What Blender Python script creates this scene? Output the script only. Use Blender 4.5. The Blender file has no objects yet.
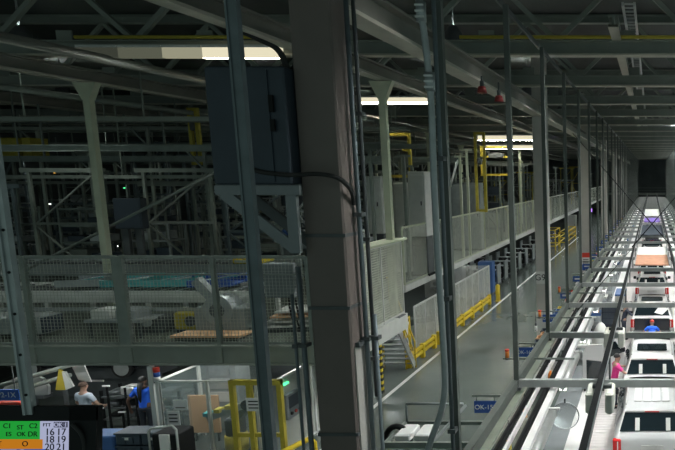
import bpy, math, random
from mathutils import Vector, Matrix
R = math.radians
rnd = random.Random(7)
SC = bpy.context.scene
COL = SC.collection

# ------------------------------------------------------------------ camera maths (photo pixel -> metre)
CF, CPX, CPY, CH = 600.0, 652.0, 253.0, 7.5
CT = math.atan(77 / 600)
_c, _s = math.cos(CT), math.sin(CT)
def _ray(x, y):
    u = (x - CPX) / CF; v = (CPY - y) / CF
    return (u, _c + v * _s, -_s + v * _c)
def atY(x, y, Y):
    r = _ray(x, y); t = Y / r[1]; return Vector((r[0] * t, Y, CH + r[2] * t))
def atZ(x, y, Z):
    r = _ray(x, y); t = (Z - CH) / r[2]; return Vector((r[0] * t, r[1] * t, Z))
def atX(x, y, X):
    r = _ray(x, y); t = X / r[0]; return Vector((X, r[1] * t, CH + r[2] * t))

# ------------------------------------------------------------------ mesh builder
class MB:
    def __init__(s): s.v = []; s.f = []; s.smooth = []
    def add(s, vs, fs, sm=False):
        n = len(s.v); s.v += [tuple(p) for p in vs]
        s.f += [tuple(i + n for i in f) for f in fs]; s.smooth += [sm] * len(fs); return s
    def box(s, x0, x1, y0, y1, z0, z1):
        vs = [(x, y, z) for x in (x0, x1) for y in (y0, y1) for z in (z0, z1)]
        return s.add(vs, [(0,1,3,2),(4,6,7,5),(0,4,5,1),(2,3,7,6),(0,2,6,4),(1,5,7,3)])
    def bbox(s, x0, x1, y0, y1, z0, z1, b=.02):
        # box with chamfered vertical and horizontal edges
        vs = []; fs = []
        def ring(z, i):
            n = len(vs)
            vs.extend([(x0+i+b,y0+i,z),(x1-i-b,y0+i,z),(x1-i,y0+i+b,z),(x1-i,y1-i-b,z),(x1-i-b,y1-i,z),(x0+i+b,y1-i,z),(x0+i,y1-i-b,z),(x0+i,y0+i+b,z)])
            return n
        rs = [ring(z0, b), ring(z0+b, 0), ring(z1-b, 0), ring(z1, b)]
        for a, c in zip(rs, rs[1:]):
            for k in range(8): fs.append((a+k, a+(k+1)%8, c+(k+1)%8, c+k))
        fs.append(tuple(rs[0]+k for k in reversed(range(8)))); fs.append(tuple(rs[3]+k for k in range(8)))
        return s.add(vs, fs)
    def bar(s, a, b, w, h, up=(0,0,1)):
        a = Vector(a); b = Vector(b); d = (b - a).normalized(); up = Vector(up)
        if abs(d.dot(up)) > .98: up = Vector((0,1,0))
        r = d.cross(up).normalized(); u = r.cross(d)
        vs = []
        for p in (a, b):
            for i, j in ((-1,-1),(1,-1),(1,1),(-1,1)): vs.append(p + r*(i*w/2) + u*(j*h/2))
        return s.add(vs, [(0,1,5,4),(1,2,6,5),(2,3,7,6),(3,0,4,7),(3,2,1,0),(4,5,6,7)])
    def ibeam(s, a, b, w, h, t):
        # I section: two flanges and a web
        a = Vector(a); b = Vector(b); z = Vector((0,0,1))
        s.bar(a + z*(h/2 - t/2), b + z*(h/2 - t/2), w, t); s.bar(a - z*(h/2 - t/2), b - z*(h/2 - t/2), w, t)
        return s.bar(a, b, t, h - 2*t)
    def tube(s, pts, r, n=8, cap=True):
        pts = [Vector(p) for p in pts]; rings = []; vs = []; fs = []
        prev = None
        for i, p in enumerate(pts):
            d = (pts[min(i+1, len(pts)-1)] - pts[max(i-1, 0)]).normalized()
            if prev is None:
                up = Vector((0,0,1)) if abs(d.z) < .9 else Vector((0,1,0)); q = d.cross(up).normalized()
            else:
                q = (prev - d * prev.dot(d)).normalized()
            prev = q; w = d.cross(q)
            rr = r[i] if isinstance(r, (list, tuple)) else r
            rings.append(len(vs))
            for k in range(n):
                t = 2*math.pi*k/n; vs.append(p + q*(math.cos(t)*rr) + w*(math.sin(t)*rr))
        for a, b in zip(rings, rings[1:]):
            for k in range(n): fs.append((a+k, a+(k+1)%n, b+(k+1)%n, b+k))
        s.add(vs, fs, True)
        if cap:
            m = len(s.v) - len(vs)
            s.f += [tuple(m + rings[0] + k for k in reversed(range(n))), tuple(m + rings[-1] + k for k in range(n))]; s.smooth += [False, False]
        return s
    def cyl(s, c, r, h, axis='z', n=16, r2=None):
        c = Vector(c); d = {'x': Vector((1,0,0)), 'y': Vector((0,1,0)), 'z': Vector((0,0,1))}[axis]
        return s.tube([c, c + d*h], [r, r if r2 is None else r2], n)
    def poly(s, pts, thick, nrm):
        # extruded polygon
        pts = [Vector(p) for p in pts]; o = Vector(nrm) * thick; n = len(pts)
        fs = [tuple(range(n)), tuple(2*n - 1 - k for k in range(n))]
        fs += [(k, k+n, (k+1)%n + n, (k+1)%n) for k in range(n)]
        return s.add(pts + [p + o for p in pts], fs)
    def sphere(s, c, rx, ry, rz, n=12, m=8, z0=-1.0):
        vs = []; fs = []
        for j in range(m+1):
            ph = math.asin(max(-1, z0)) + (math.pi/2 - math.asin(max(-1, z0))) * j / m
            for k in range(n):
                t = 2*math.pi*k/n; vs.append((c[0]+rx*math.cos(ph)*math.cos(t), c[1]+ry*math.cos(ph)*math.sin(t), c[2]+rz*math.sin(ph)))
        for j in range(m):
            for k in range(n): fs.append((j*n+k, j*n+(k+1)%n, (j+1)*n+(k+1)%n, (j+1)*n+k))
        return s.add(vs, fs, True)
    def build(s, name, m, parent=None, loc=None, bevel=0):
        me = bpy.data.meshes.new(name); me.from_pydata(s.v, [], s.f); me.update()
        for p, q in zip(me.polygons, s.smooth): p.use_smooth = q
        o = bpy.data.objects.new(name, me); COL.objects.link(o)
        if m: me.materials.append(m)
        if parent: o.parent = parent
        if loc is not None: o.location = loc
        if bevel:
            bm = o.modifiers.new('Bevel', 'BEVEL'); bm.width = bevel; bm.segments = 2; bm.limit_method = 'ANGLE'
        return o

def tag(o, label, cat, group=None, kind=None):
    o['label'] = label; o['category'] = cat
    if group: o['group'] = group
    if kind: o['kind'] = kind
    return o
def thing(name, label, cat, loc=(0,0,0), rz=0, group=None):
    o = bpy.data.objects.new(name, None); COL.objects.link(o); o.location = loc; o.rotation_euler = (0,0,rz)
    return tag(o, label, cat, group)
def struct(o, label=None, cat=None):
    o['kind'] = 'structure'
    if label: o['label'] = label
    if cat: o['category'] = cat
    return o
def dup(root, loc, label, group=None, rz=None):
    r = root.copy(); COL.objects.link(r); r.location = loc; r['label'] = label
    if rz is not None: r.rotation_euler = (0,0,rz)
    if group: r['group'] = group
    for ch in list(root.children):
        c = ch.copy(); COL.objects.link(c); c.parent = r
        for g in ch.children:
            d = g.copy(); COL.objects.link(d); d.parent = c
    return r
def text(s, size, m, parent, loc, rot=(R(90),0,0), name='lettering', align='CENTER', ext=.003, sx=1.0):
    cu = bpy.data.curves.new(name, 'FONT'); cu.body = s; cu.size = size; cu.align_x = align; cu.align_y = 'CENTER'; cu.extrude = ext
    cu.materials.append(m)
    o = bpy.data.objects.new(name, cu); COL.objects.link(o); o.location = loc; o.rotation_euler = rot; o.scale = (sx,1,1)
    me = bpy.data.meshes.new_from_object(o); bpy.data.objects.remove(o)
    o = bpy.data.objects.new(name, me); COL.objects.link(o); o.location = loc; o.rotation_euler = rot; o.scale = (sx,1,1)
    if parent: o.parent = parent
    return o
ORD = ['first','second','third','fourth','fifth','sixth','seventh','eighth','ninth','tenth','eleventh','twelfth','thirteenth','fourteenth','fifteenth','sixteenth','seventeenth','eighteenth','nineteenth','twentieth']
ORD += ['twenty-' + w for w in ORD[:9]] + ['thirtieth'] + ['thirty-' + w for w in ORD[:9]]

# ------------------------------------------------------------------ materials
def mat(name, c, rough=.5, metal=0.0, vary=.12, scale=3.0, spec=.5, bump=0):
    m = bpy.data.materials.new(name); m.use_nodes = True; nt = m.node_tree; b = nt.nodes['Principled BSDF']
    b.inputs['Roughness'].default_value = rough; b.inputs['Metallic'].default_value = metal
    b.inputs['Specular IOR Level'].default_value = spec
    tc = nt.nodes.new('ShaderNodeTexCoord'); nz = nt.nodes.new('ShaderNodeTexNoise'); nz.inputs['Scale'].default_value = scale; nz.inputs['Detail'].default_value = 4
    nt.links.new(tc.outputs['Object'], nz.inputs['Vector'])
    rp = nt.nodes.new('ShaderNodeValToRGB'); e = rp.color_ramp.elements
    e[0].position = .3; e[1].position = .7
    e[0].color = tuple(max(0, x*(1-vary)) for x in c) + (1,); e[1].color = tuple(min(1, x*(1+vary)) for x in c) + (1,)
    nt.links.new(nz.outputs['Fac'], rp.inputs['Fac']); nt.links.new(rp.outputs['Color'], b.inputs['Base Color'])
    if bump:
        bp = nt.nodes.new('ShaderNodeBump'); bp.inputs['Strength'].default_value = bump; nt.links.new(nz.outputs['Fac'], bp.inputs['Height']); nt.links.new(bp.outputs['Normal'], b.inputs['Normal'])
    return m
def glow(name, c, st):
    m = bpy.data.materials.new(name); m.use_nodes = True; nt = m.node_tree; nt.nodes.clear()
    e = nt.nodes.new('ShaderNodeEmission'); e.inputs['Color'].default_value = tuple(c) + (1,); e.inputs['Strength'].default_value = st
    o = nt.nodes.new('ShaderNodeOutputMaterial'); nt.links.new(e.outputs[0], o.inputs[0]); return m
def perf(name, c, axes, pitch, hole, rough=.55):
    """sheet with square holes (woven wire / perforated plate)"""
    m = mat(name, c, rough); nt = m.node_tree; b = nt.nodes['Principled BSDF']; out = nt.nodes['Material Output']
    tc = nt.nodes.new('ShaderNodeTexCoord'); sp = nt.nodes.new('ShaderNodeSeparateXYZ'); nt.links.new(tc.outputs['Object'], sp.inputs[0])
    last = None
    for a in axes:
        mu = nt.nodes.new('ShaderNodeMath'); mu.operation = 'MULTIPLY'; mu.inputs[1].default_value = 1/pitch; nt.links.new(sp.outputs[a], mu.inputs[0])
        fr = nt.nodes.new('ShaderNodeMath'); fr.operation = 'FRACT'; nt.links.new(mu.outputs[0], fr.inputs[0])
        lt = nt.nodes.new('ShaderNodeMath'); lt.operation = 'LESS_THAN'; lt.inputs[1].default_value = hole; nt.links.new(fr.outputs[0], lt.inputs[0])
        if last is None: last = lt
        else:
            p = nt.nodes.new('ShaderNodeMath'); p.operation = 'MULTIPLY'; nt.links.new(last.outputs[0], p.inputs[0]); nt.links.new(lt.outputs[0], p.inputs[1]); last = p
    tr = nt.nodes.new('ShaderNodeBsdfTransparent'); mx = nt.nodes.new('ShaderNodeMixShader')
    nt.links.new(last.outputs[0], mx.inputs[0]); nt.links.new(b.outputs[0], mx.inputs[1]); nt.links.new(tr.outputs[0], mx.inputs[2]); nt.links.new(mx.outputs[0], out.inputs[0])
    return m
def clear(name, c, op):
    m = bpy.data.materials.new(name); m.use_nodes = True; nt = m.node_tree; b = nt.nodes['Principled BSDF']; out = nt.nodes['Material Output']
    b.inputs['Base Color'].default_value = tuple(c) + (1,); b.inputs['Roughness'].default_value = .45; b.inputs['Specular IOR Level'].default_value = .2
    tr = nt.nodes.new('ShaderNodeBsdfTransparent'); mx = nt.nodes.new('ShaderNodeMixShader'); mx.inputs[0].default_value = op
    nt.links.new(tr.outputs[0], mx.inputs[1]); nt.links.new(b.outputs[0], mx.inputs[2]); nt.links.new(mx.outputs[0], out.inputs[0]); return m
def stripes(name, a, b, axis, pitch, slant=0.0, rough=.5):
    m = mat(name, a, rough); nt = m.node_tree; bs = nt.nodes['Principled BSDF']
    tc = nt.nodes.new('ShaderNodeTexCoord'); sp = nt.nodes.new('ShaderNodeSeparateXYZ'); nt.links.new(tc.outputs['Object'], sp.inputs[0])
    ad = nt.nodes.new('ShaderNodeMath'); ad.operation = 'MULTIPLY_ADD'; ad.inputs[1].default_value = slant
    nt.links.new(sp.outputs[0], ad.inputs[0]); nt.links.new(sp.outputs[axis], ad.inputs[2])
    mu = nt.nodes.new('ShaderNodeMath'); mu.operation = 'MULTIPLY'; mu.inputs[1].default_value = 1/pitch; nt.links.new(ad.outputs[0], mu.inputs[0])
    fr = nt.nodes.new('ShaderNodeMath'); fr.operation = 'FRACT'; nt.links.new(mu.outputs[0], fr.inputs[0])
    lt = nt.nodes.new('ShaderNodeMath'); lt.operation = 'LESS_THAN'; lt.inputs[1].default_value = .5; nt.links.new(fr.outputs[0], lt.inputs[0])
    mx = nt.nodes.new('ShaderNodeMix'); mx.data_type = 'RGBA'; mx.inputs[6].default_value = tuple(a)+(1,); mx.inputs[7].default_value = tuple(b)+(1,)
    nt.links.new(lt.outputs[0], mx.inputs[0]); nt.links.new(mx.outputs[2], bs.inputs['Base Color']); return m

M = dict(
    floor=mat('polished_concrete', (.125,.148,.138), .2, 0, .12, .6, .6),
    deck=mat('deck_plate', (.10,.115,.095), .6, .2, .15, 2),
    ceiling=mat('roof_deck', (.07,.075,.072), .8, 0, .2, .5),
    wall=mat('dark_wall_panel', (.10,.11,.11), .8, 0, .2, .4),
    truss=mat('truss_paint', (.25,.275,.245), .6, 0, .12, 1),
    girder=mat('girder_paint', (.24,.235,.21), .75, 0, .12, 1, .25),
    pale=mat('pale_green_paint', (.56,.59,.45), .55, 0, .08, 2),
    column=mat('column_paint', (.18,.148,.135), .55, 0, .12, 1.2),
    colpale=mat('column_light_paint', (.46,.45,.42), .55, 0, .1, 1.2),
    galv=mat('galvanised_steel', (.38,.41,.42), .42, .55, .12, 5),
    strut=mat('blue_grey_strut', (.14,.17,.185), .5, .3, .12, 4),
    rail=mat('grey_green_rail', (.22,.25,.23), .5, .2, .12, 3),
    alu=mat('aluminium', (.62,.63,.62), .35, .6, .08, 6),
    white=mat('white_paint', (.78,.78,.77), .45, 0, .04, 2),
    offwhite=mat('off_white_panel', (.66,.67,.64), .5, 0, .06, 3),
    grey=mat('grey_machine_paint', (.30,.33,.33), .5, .1, .12, 3),
    dgrey=mat('dark_grey_steel', (.10,.11,.115), .5, .2, .15, 3),
    cab=mat('slate_blue_cabinet', (.04,.055,.075), .5, .1, .1, 2),
    bracket=mat('bracket_grey', (.23,.25,.265), .5, .2, .08, 3),
    black=mat('black_plastic', (.010,.011,.012), .6, 0, .2, 4, .2),
    rubber=mat('black_rubber', (.02,.02,.02), .7, 0, .2, 6),
    yellow=mat('safety_yellow', (.78,.56,.03), .45, 0, .08, 3),
    ochre=mat('dull_yellow_paint', (.52,.42,.05), .55, 0, .12, 3),
    red=mat('red_paint', (.62,.05,.03), .45, 0, .08, 3),
    orange=mat('orange_plastic', (.85,.25,.04), .45, 0, .08, 3),
    blue=mat('blue_sign', (.025,.09,.36), .45, 0, .06, 3),
    bluebin=mat('blue_plastic', (.05,.13,.34), .5, 0, .1, 3),
    navybin=mat('slate_plastic_tote', (.045,.065,.09), .5, 0, .1, 3),
    teal=mat('teal_part', (.10,.44,.44), .4, 0, .15, 6),
    tan=mat('tan_board', (.72,.44,.25), .7, 0, .08, 2),
    peach=mat('peach_sheet', (.60,.31,.20), .6, 0, .12, 4),
    purple=mat('violet_cover', (.24,.14,.60), .5, 0, .1, 4),
    paper=mat('white_paper', (.80,.80,.78), .7, 0, .03, 4),
    ink=mat('black_ink', (.015,.015,.018), .6, 0, .1, 4),
    carwhite=mat('white_car_paint', (.80,.80,.80), .22, 0, .01, 1, .6),
    carsilver=mat('pale_silver_car_paint', (.70,.71,.72), .25, .15, .01, 1, .6),
    cardark=mat('black_car_paint', (.02,.022,.026), .2, 0, .05, 1, .6),
    glass=mat('dark_car_glass', (.012,.02,.024), .06, 0, .05, 1, .6),
    tyre=mat('tyre_rubber', (.018,.018,.018), .7, 0, .1, 5),
    tail=mat('red_tail_lamp', (.55,.02,.02), .2, 0, .1, 8),
    slat=mat('pale_conveyor_slat', (.58,.555,.55), .5, .1, .05, 3),
    walk=mat('grey_walkway', (.20,.22,.23), .6, 0, .08, 2),
    pad=mat('pale_grey_pad', (.66,.66,.60), .6, 0, .05, 3),
    skin=mat('skin', (.42,.25,.18), .55, 0, .08, 20),
    skin2=mat('brown_skin', (.16,.085,.06), .55, 0, .08, 20),
    hairshort=mat('cropped_brown_hair', (.10,.06,.045), .8, 0, .2, 40),
    hair=mat('black_hair', (.012,.011,.011), .6, 0, .2, 40),
    shirtgrey=mat('pale_grey_shirt', (.50,.56,.66), .8, 0, .06, 12),
    shirtblue=mat('royal_blue_shirt', (.03,.17,.95), .8, 0, .08, 12),
    shirtpink=mat('magenta_shirt', (.72,.05,.27), .8, 0, .08, 12),
    navy=mat('navy_cloth', (.025,.033,.055), .8, 0, .1, 12),
    jeans=mat('dark_trousers', (.03,.036,.05), .8, 0, .1, 12),
    mesh=mat('wire_mesh', (.40,.43,.38), .5, .2, .1, 4),
    screenfence=perf('perforated_fence', (.66,.69,.60), (1,2), .05, .88),
    panelfence=perf('pale_mesh_panel', (.66,.67,.62), (1,2), .04, .76),
    tilefence=perf('slotted_fence', (.58,.60,.50), (1,2), .075, .66),
    clearpc=clear('clear_guard_panel', (.45,.55,.55), .14),
    litflange=mat('light_catching_flange', (.50,.48,.41), .65, 0, .1, 2),  # paler than the steel, for light caught on lower edges
    chordlit1=glow('chord_light_a', (.9,1,.75), .045), chordlit2=glow('chord_light_b', (.95,1,.72), .10), chordlit3=glow('chord_light_c', (1,.97,.68), .30),  # three faint glows for the light fading along the truss chord
    hazard=stripes('hazard_stripes', (.80,.62,.03), (.02,.02,.02), 2, .22, 0),
    led=glow('led_diffuser', (1,.985,.95), 34.0),
    lum=glow('cream_luminaire', (1,.92,.66), .8),
    lumdown=glow('luminaire_louvre', (1,.95,.74), 9.0), lumdown2=glow('bright_louvre', (1,.96,.8), 75.0),
    crossbar=mat('crossbar_paint', (.40,.42,.41), .5, 0, .08, 3), framerail=mat('frame_rail_paint', (.11,.125,.115), .55, .1, .1, 3), chan=mat('channel_rail_paint', (.21,.235,.19), .55, 0, .1, 3), bell=mat('dark_red_paint', (.22,.02,.02), .5, 0, .1, 3),
    under=glow('under_deck_lamp', (.95,1,.97), 34.0),
    far=glow('far_lamp', (.95,1,.92), 3.0),
    bay=glow('fill_bay_lens', (.91,1,.93), 270.0),  # lens of the added, unseen fill lamps
    linefill=glow('line_fill_lens', (.97,1,.97), 900.0),  # lens of the trough lamps added for the car line
    greenled=glow('green_indicator', (.1,1,.35), 2.0),
    whitespark=glow('small_work_lamp', (.9,1,.95), 3.0),
    orangelamp=glow('amber_lamp', (1,.5,.08), 1.2),
    scr_green=glow('screen_green', (.02,.42,.05), .75),
    scr_orange=glow('screen_orange', (.62,.22,.015), .8),
    scr_blue=glow('screen_blue', (.03,.10,.50), .9),
    scr_white=glow('screen_lilac_white', (.62,.66,.92), .6),
    scr_dark=glow('screen_dark', (.02,.02,.05), .5),
    violetled=glow('violet_lamp', (.45,.2,1), 2.0),
)
# ================================================================== SETTING
struct(MB().box(-60, 14, 0, 150, -.3, 0).build('floor', M['floor']), 'polished grey concrete factory floor', 'floor')
struct(MB().box(-60, 14, 0, 150, 13.55, 13.7).build('ceiling', M['ceiling']), 'dark metal roof deck', 'ceiling')
w = MB().box(-60, 14, 140, 140.3, 0, 13.55)
struct(w.build('wall_back', M['wall']), 'dark far end wall of the hall', 'wall')
struct(MB().box(-60.3, -60, 0, 150, 0, 13.55).build('wall_left', M['wall']), 'dark side wall of the hall', 'wall')
# painted aisle lines
struct(MB().box(-9.17, -9.03, 14, 74, .001, .006).build('trim_1', M['white']), 'white painted line along the aisle edge', 'floor line')
# mezzanine deck
d = MB()
d.box(-48, -8.17, 15.6, 19.4, 2.72, 3.0); d.box(-48, -9.3, 19.4, 21.0, 2.72, 3.0); d.box(-48, -10.62, 21.0, 24.2, 2.72, 3.0); d.box(-48, -10.2, 24.2, 128, 2.72, 3.0)
struct(d.build('mezzanine_floor', M['deck']), 'steel deck of the mezzanine', 'mezzanine floor')
d = MB().box(-48, -8.17, 15.5, 15.6, 2.52, 3.02)
d.box(-48, -8.17, 15.44, 15.6, 2.5, 2.54); d.box(-48, -8.17, 15.44, 15.6, 2.99, 3.03)
struct(d.build('trim_2', M['truss']), 'grey green edge beam along the front of the mezzanine', 'edge beam')
d = MB().box(-8.19, -8.07, 15.5, 19.4, 2.52, 3.02)
struct(d.build('trim_3', M['offwhite']), 'pale edge beam on the side of the mezzanine beside the stairs', 'edge beam')
d = MB().box(-10.22, -10.1, 24.2, 128, 2.76, 3.04)
struct(d.build('trim_4', M['offwhite']), 'long white edge beam of the mezzanine along the aisle', 'edge beam')
# pale slatted floor of the car line and its walkway
d = MB()
y = 9.0
while y < 128:
    d.box(-1.98, 1.98, y, y + .17, .0, .045); y += .19
struct(d.build('floor_conveyor', M['slat']), 'pale slatted conveyor floor under the cars', 'conveyor floor')
struct(MB().box(-2.42, -2.0, 9, 128, 0, .06).box(2.0, 2.42, 9, 128, 0, .06).build('trim_5', M['white']), 'white kerb strip beside the slatted conveyor', 'kerb strip')
struct(MB().box(-3.2, -2.44, 9, 128, 0, .012).build('trim_6', M['walk']), 'grey walkway strip beside the car line', 'walkway')

# ------------------------------------------------------------------ main columns
CY = [8.9, 25.9, 42.8, 59.7, 76.6, 93.5, 110.4]
for i, yc in enumerate(CY):
    lab = ['big grey brown box column in the foreground, cutting across the view', 'grey box column marked G9 between aisle and car line'][i] if i < 2 else '%s grey box column along the aisle, counting from the foreground one' % ORD[i]
    if i == 2: lab = 'grey box column with a red, white and blue notice above the lineside'
    c = thing('column', lab, 'column', (-4.74, yc, 0), 0, 'columns along the aisle')
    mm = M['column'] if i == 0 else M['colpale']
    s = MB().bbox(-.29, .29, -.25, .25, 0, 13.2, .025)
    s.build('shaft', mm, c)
    MB().box(-.36, .36, -.32, .32, 0, .05).build('base_plate', M['dgrey'], c)
    if i == 0:
        for z in (6.62, 5.55, 3.6):
            MB().box(-.305, .305, -.265, .265, z, z + .05).build('strap', M['dgrey'], c)
        MB().box(.294, .31, -.2, .22, 1.5, 4.95).build('corner_guard', M['colpale'], c)
        MB().box(.294, .36, -.16, .16, 4.95, 5.02).build('bracket_ledge', M['dgrey'], c)
    if i == 1:
        MB().box(-.28, .28, -.258, -.25, 2.86, 3.4).build('label_plate', M['offwhite'], c)
        text('G9', .38, M['ink'], c, (-.10, -.262, 3.13))
        MB().box(-.3, .3, -.26, .26, 0, 1.6).build('painted_foot', M['offwhite'], c)
    if i == 2:
        n = MB().box(-.27, .27, -.27, -.25, 1.72, 2.06).build('notice_board', M['red'], c)
        MB().box(-.27, .27, -.27, -.25, 1.2, 1.72).build('notice_board', M['paper'], c)
        MB().box(-.27, .27, -.27, -.25, .8, 1.2).build('notice_board', M['blue'], c)
        for q in range(3): MB().box(-.2, .2, -.275, -.27, 1.3 + q*.13, 1.35 + q*.13).build('print_line', M['ink'], c)

# ------------------------------------------------------------------ roof trusses
TY = [17.7 + 5.85*k for k in range(19)]
def webs(x0, x1, n):
    r = []; st = (x1 - x0) / n
    for k in range(n):
        a, b = x0 + k*st, x0 + (k+1)*st
        if k % 2: a, b = b, a
        r.append(((a, 0, 11.3), (b, 0, 13.2)))
    return r
near_t = None
for k, y in enumerate(TY):
    lab = 'roof truss nearest the camera, its bottom chord edged with a yellow pipe' if k == 0 else '%s roof truss from the camera, spanning across the hall' % ORD[k]
    if k == 0 or k == 5:
        t = thing('roof_truss', lab, 'roof truss', (0, y, 0), 0, 'roof trusses across the hall')
        MB().ibeam((-46, 0, 11.105), (8, 0, 11.105), .3, .41, .04).build('bottom_chord', M['truss'], t)
        MB().box(-46, 8, -.17, .16, 10.885, 10.94).build('lit_bottom_flange', M['litflange'], t)  # pale strip paints bounce light on the chord's lower edge
        MB().ibeam((-46, 0, 13.35), (8, 0, 13.35), .28, .3, .04).build('top_chord', M['truss'], t)
        if k < 5:
            for a, b in webs(-26.7, 5.3, 16): MB().bar(a, b, .13, .13).build('web_member', M['truss'], t)
            for x in (-24.7, -20.7, -16.7, -12.7, -8.7, -4.7, -.7, 3.3): MB().box(x - .22, x + .22, -.02, .02, 11.3, 11.6).build('gusset_plate', M['truss'], t)
        else:
            m_ = MB()
            for a, b in webs(-46.7, 7.3, 27): m_.bar(a, b, .13, .13)
            m_.build('web_lattice', M['truss'], t)
        near_t = t
    else:
        t = dup(near_t, (0, y, 0), lab)
# pipes running across on the trusses
tag(MB().tube([(-16.2, 17.48, 11.37), (-9.35, 17.48, 11.37)], .05).build('pipe', M['ochre']), 'dull yellow pipe on the near truss left of the foreground column', 'pipe')
tag(MB().tube([(-5.4, 17.48, 11.37), (6, 17.48, 11.37)], .05).build('pipe', M['ochre']), 'dull yellow pipe on the near truss above the car line', 'pipe')
# long beams running down the hall
def beam(x, z, h, w_, lab, m='girder', y0=3, y1=128):
    b = MB().ibeam((x, y0, z + h/2), (x, y1, z + h/2), w_, h, .05).build('beam', M[m])
    MB().box(x - w_/2 - .004, x + w_/2 + .004, y0, y1, z - .012, z + .055).build('lit_bottom_flange', M['litflange'], b)  # pale colour stands in for light on the beam's underside
    return tag(b, lab, 'beam', 'long roof beams', 'structure')
beam(-4.74, 9.98, .5, .42, 'heavy long roof beam on the row of box columns')
beam(-8.3, 10.42, .42, .34, 'long roof beam carried by the pale column with splayed head')
beam(-17.6, 10.38, .42, .34, 'long roof beam over the pale slanting-looking column in the dark hall')
beam(-25.5, 10.36, .42, .34, 'long roof beam deep in the dark side of the hall')
beam(-1.0, 11.3, .3, .25, 'long roof purlin above the car line', 'truss', 16)
tag(MB().tube([(-15.2, 3, 10.72), (-15.2, 90, 10.72)], .13).build('pipe', M['girder']), 'fat grey pipe running down the dark hall under the roof', 'pipe')
tag(MB().tube([(-13.2, 3, 10.25), (-13.2, 90, 10.25)], .07).build('pipe', M['girder']), 'thin pipe running down the hall below the fat grey pipe', 'pipe')
tag(MB().tube([(-19.5, 3, 10.15), (-19.5, 90, 10.15)], .10).build('pipe', M['truss']), 'grey pipe running down the hall left of the pale column', 'pipe')
tag(MB().tube([(-6.3, 5, 10.75), (-6.3, 100, 10.75)], .06).build('pipe', M['truss']), 'thin pipe under the roof between the two long beams', 'pipe')
for x, z, lab in ((-2.95, 10.88, 'steel hanger rail above the left hanger posts of the car line'), (2.95, 10.88, 'steel hanger rail above the far-side hanger posts of the car line')):
    tag(MB().box(x - .025, x + .025, 8, 126, z - .09, z + .02).build('hanger_rail', M['dgrey']), lab, 'rail')
# cable ladder high over the line
cl = MB()
for x in (-.75, -.45): cl.box(x - .03, x + .03, 16, 60, 11.8, 11.9)
y = 16
while y < 60: cl.box(-.75, -.45, y, y + .06, 11.84, 11.88); y += .35
tag(cl.build('cable_ladder', M['alu']), 'pale cable ladder high above the car line', 'cable ladder')
# pale mezzanine columns with splayed heads
def pale_col(x, y, lab):
    c = thing('support_column', lab, 'column', (x, y, 3.0))
    s = MB(); s.box(-.10, .10, -.09, .09, 0, 7.36)
    s.build('shaft', M['pale'], c)
    MB().poly([(-.11, -.11, 6.85), (.11, -.11, 6.85), (.36, -.11, 7.38), (-.36, -.11, 7.38)], .22, (0, 1, 0)).build('splayed_head', M['pale'], c)
    MB().box(-.25, .25, -.25, .25, 0, .03).build('base_plate', M['dgrey'], c)
pale_col(-8.3, 18.95, 'pale green column with splayed head, standing right of the foreground column')
pale_col(-17.6, 19.2, 'pale green column standing on the mezzanine in the dark left half')
for n_, (x, y) in enumerate(((-13.2, 36), (-17.6, 36), (-25.5, 36), (-17.6, 56), (-12.3, 56.5), (-25.5, 56))):
    pale_col(x, y, '%s of the columns standing farther back on the mezzanine, counted from the aisle' % ORD[n_])
# luminaires under the trusses, and glow strips for the lit chord face
def luminaire_or_glow(px0, px1, py, Y, lab, h=.2, m='lum'):
    a = atY(px0, py, Y); b = atY(px1, py, Y); z = a.z
    t = thing('luminaire_or_glow_strip', lab, 'ceiling light', ((a.x+b.x)/2, Y, z), 0, 'cream strip lights and chord glow strips under the roof'); hw = (b.x - a.x)/2
    MB().box(-hw, hw, -.08, .08, h/2, h/2 + .07).build('housing', M['white'], t)
    MB().box(-hw, hw, -.07, .07, -h/2, h/2).build('diffuser', M[m], t)
    if m == 'lum': MB().box(-hw, hw, -.06, .06, -h/2 - .012, -h/2).build('louvre', M['lumdown' if Y < 20 else 'lumdown2'], t)
luminaire_or_glow(78, 119, 53, 17.4, 'glow strip standing in for the lit truss chord, far left over the slate cabinet', .28, 'chordlit1')  # not a tube: glow imitating light on the chord face
luminaire_or_glow(120, 163, 53, 17.4, 'dim glow strip standing in for the lit truss chord, second from the left', .28, 'chordlit2')
luminaire_or_glow(164, 203, 53, 17.4, 'glow strip standing in for the lit truss chord, left of the big cream light', .28, 'chordlit3')
luminaire_or_glow(204, 282, 53, 17.4, 'big cream strip light left of the foreground column', .28)
luminaire_or_glow(362, 428, 100, 29.2, 'cream strip light beside the pale column, right of the foreground column', .22)
luminaire_or_glow(478, 540, 138, 40, 'cream strip light over the mezzanine, left of the column G9', .3)
luminaire_or_glow(486, 545, 147, 54, 'lowest small cream strip light left of the column G9', .3)
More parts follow.
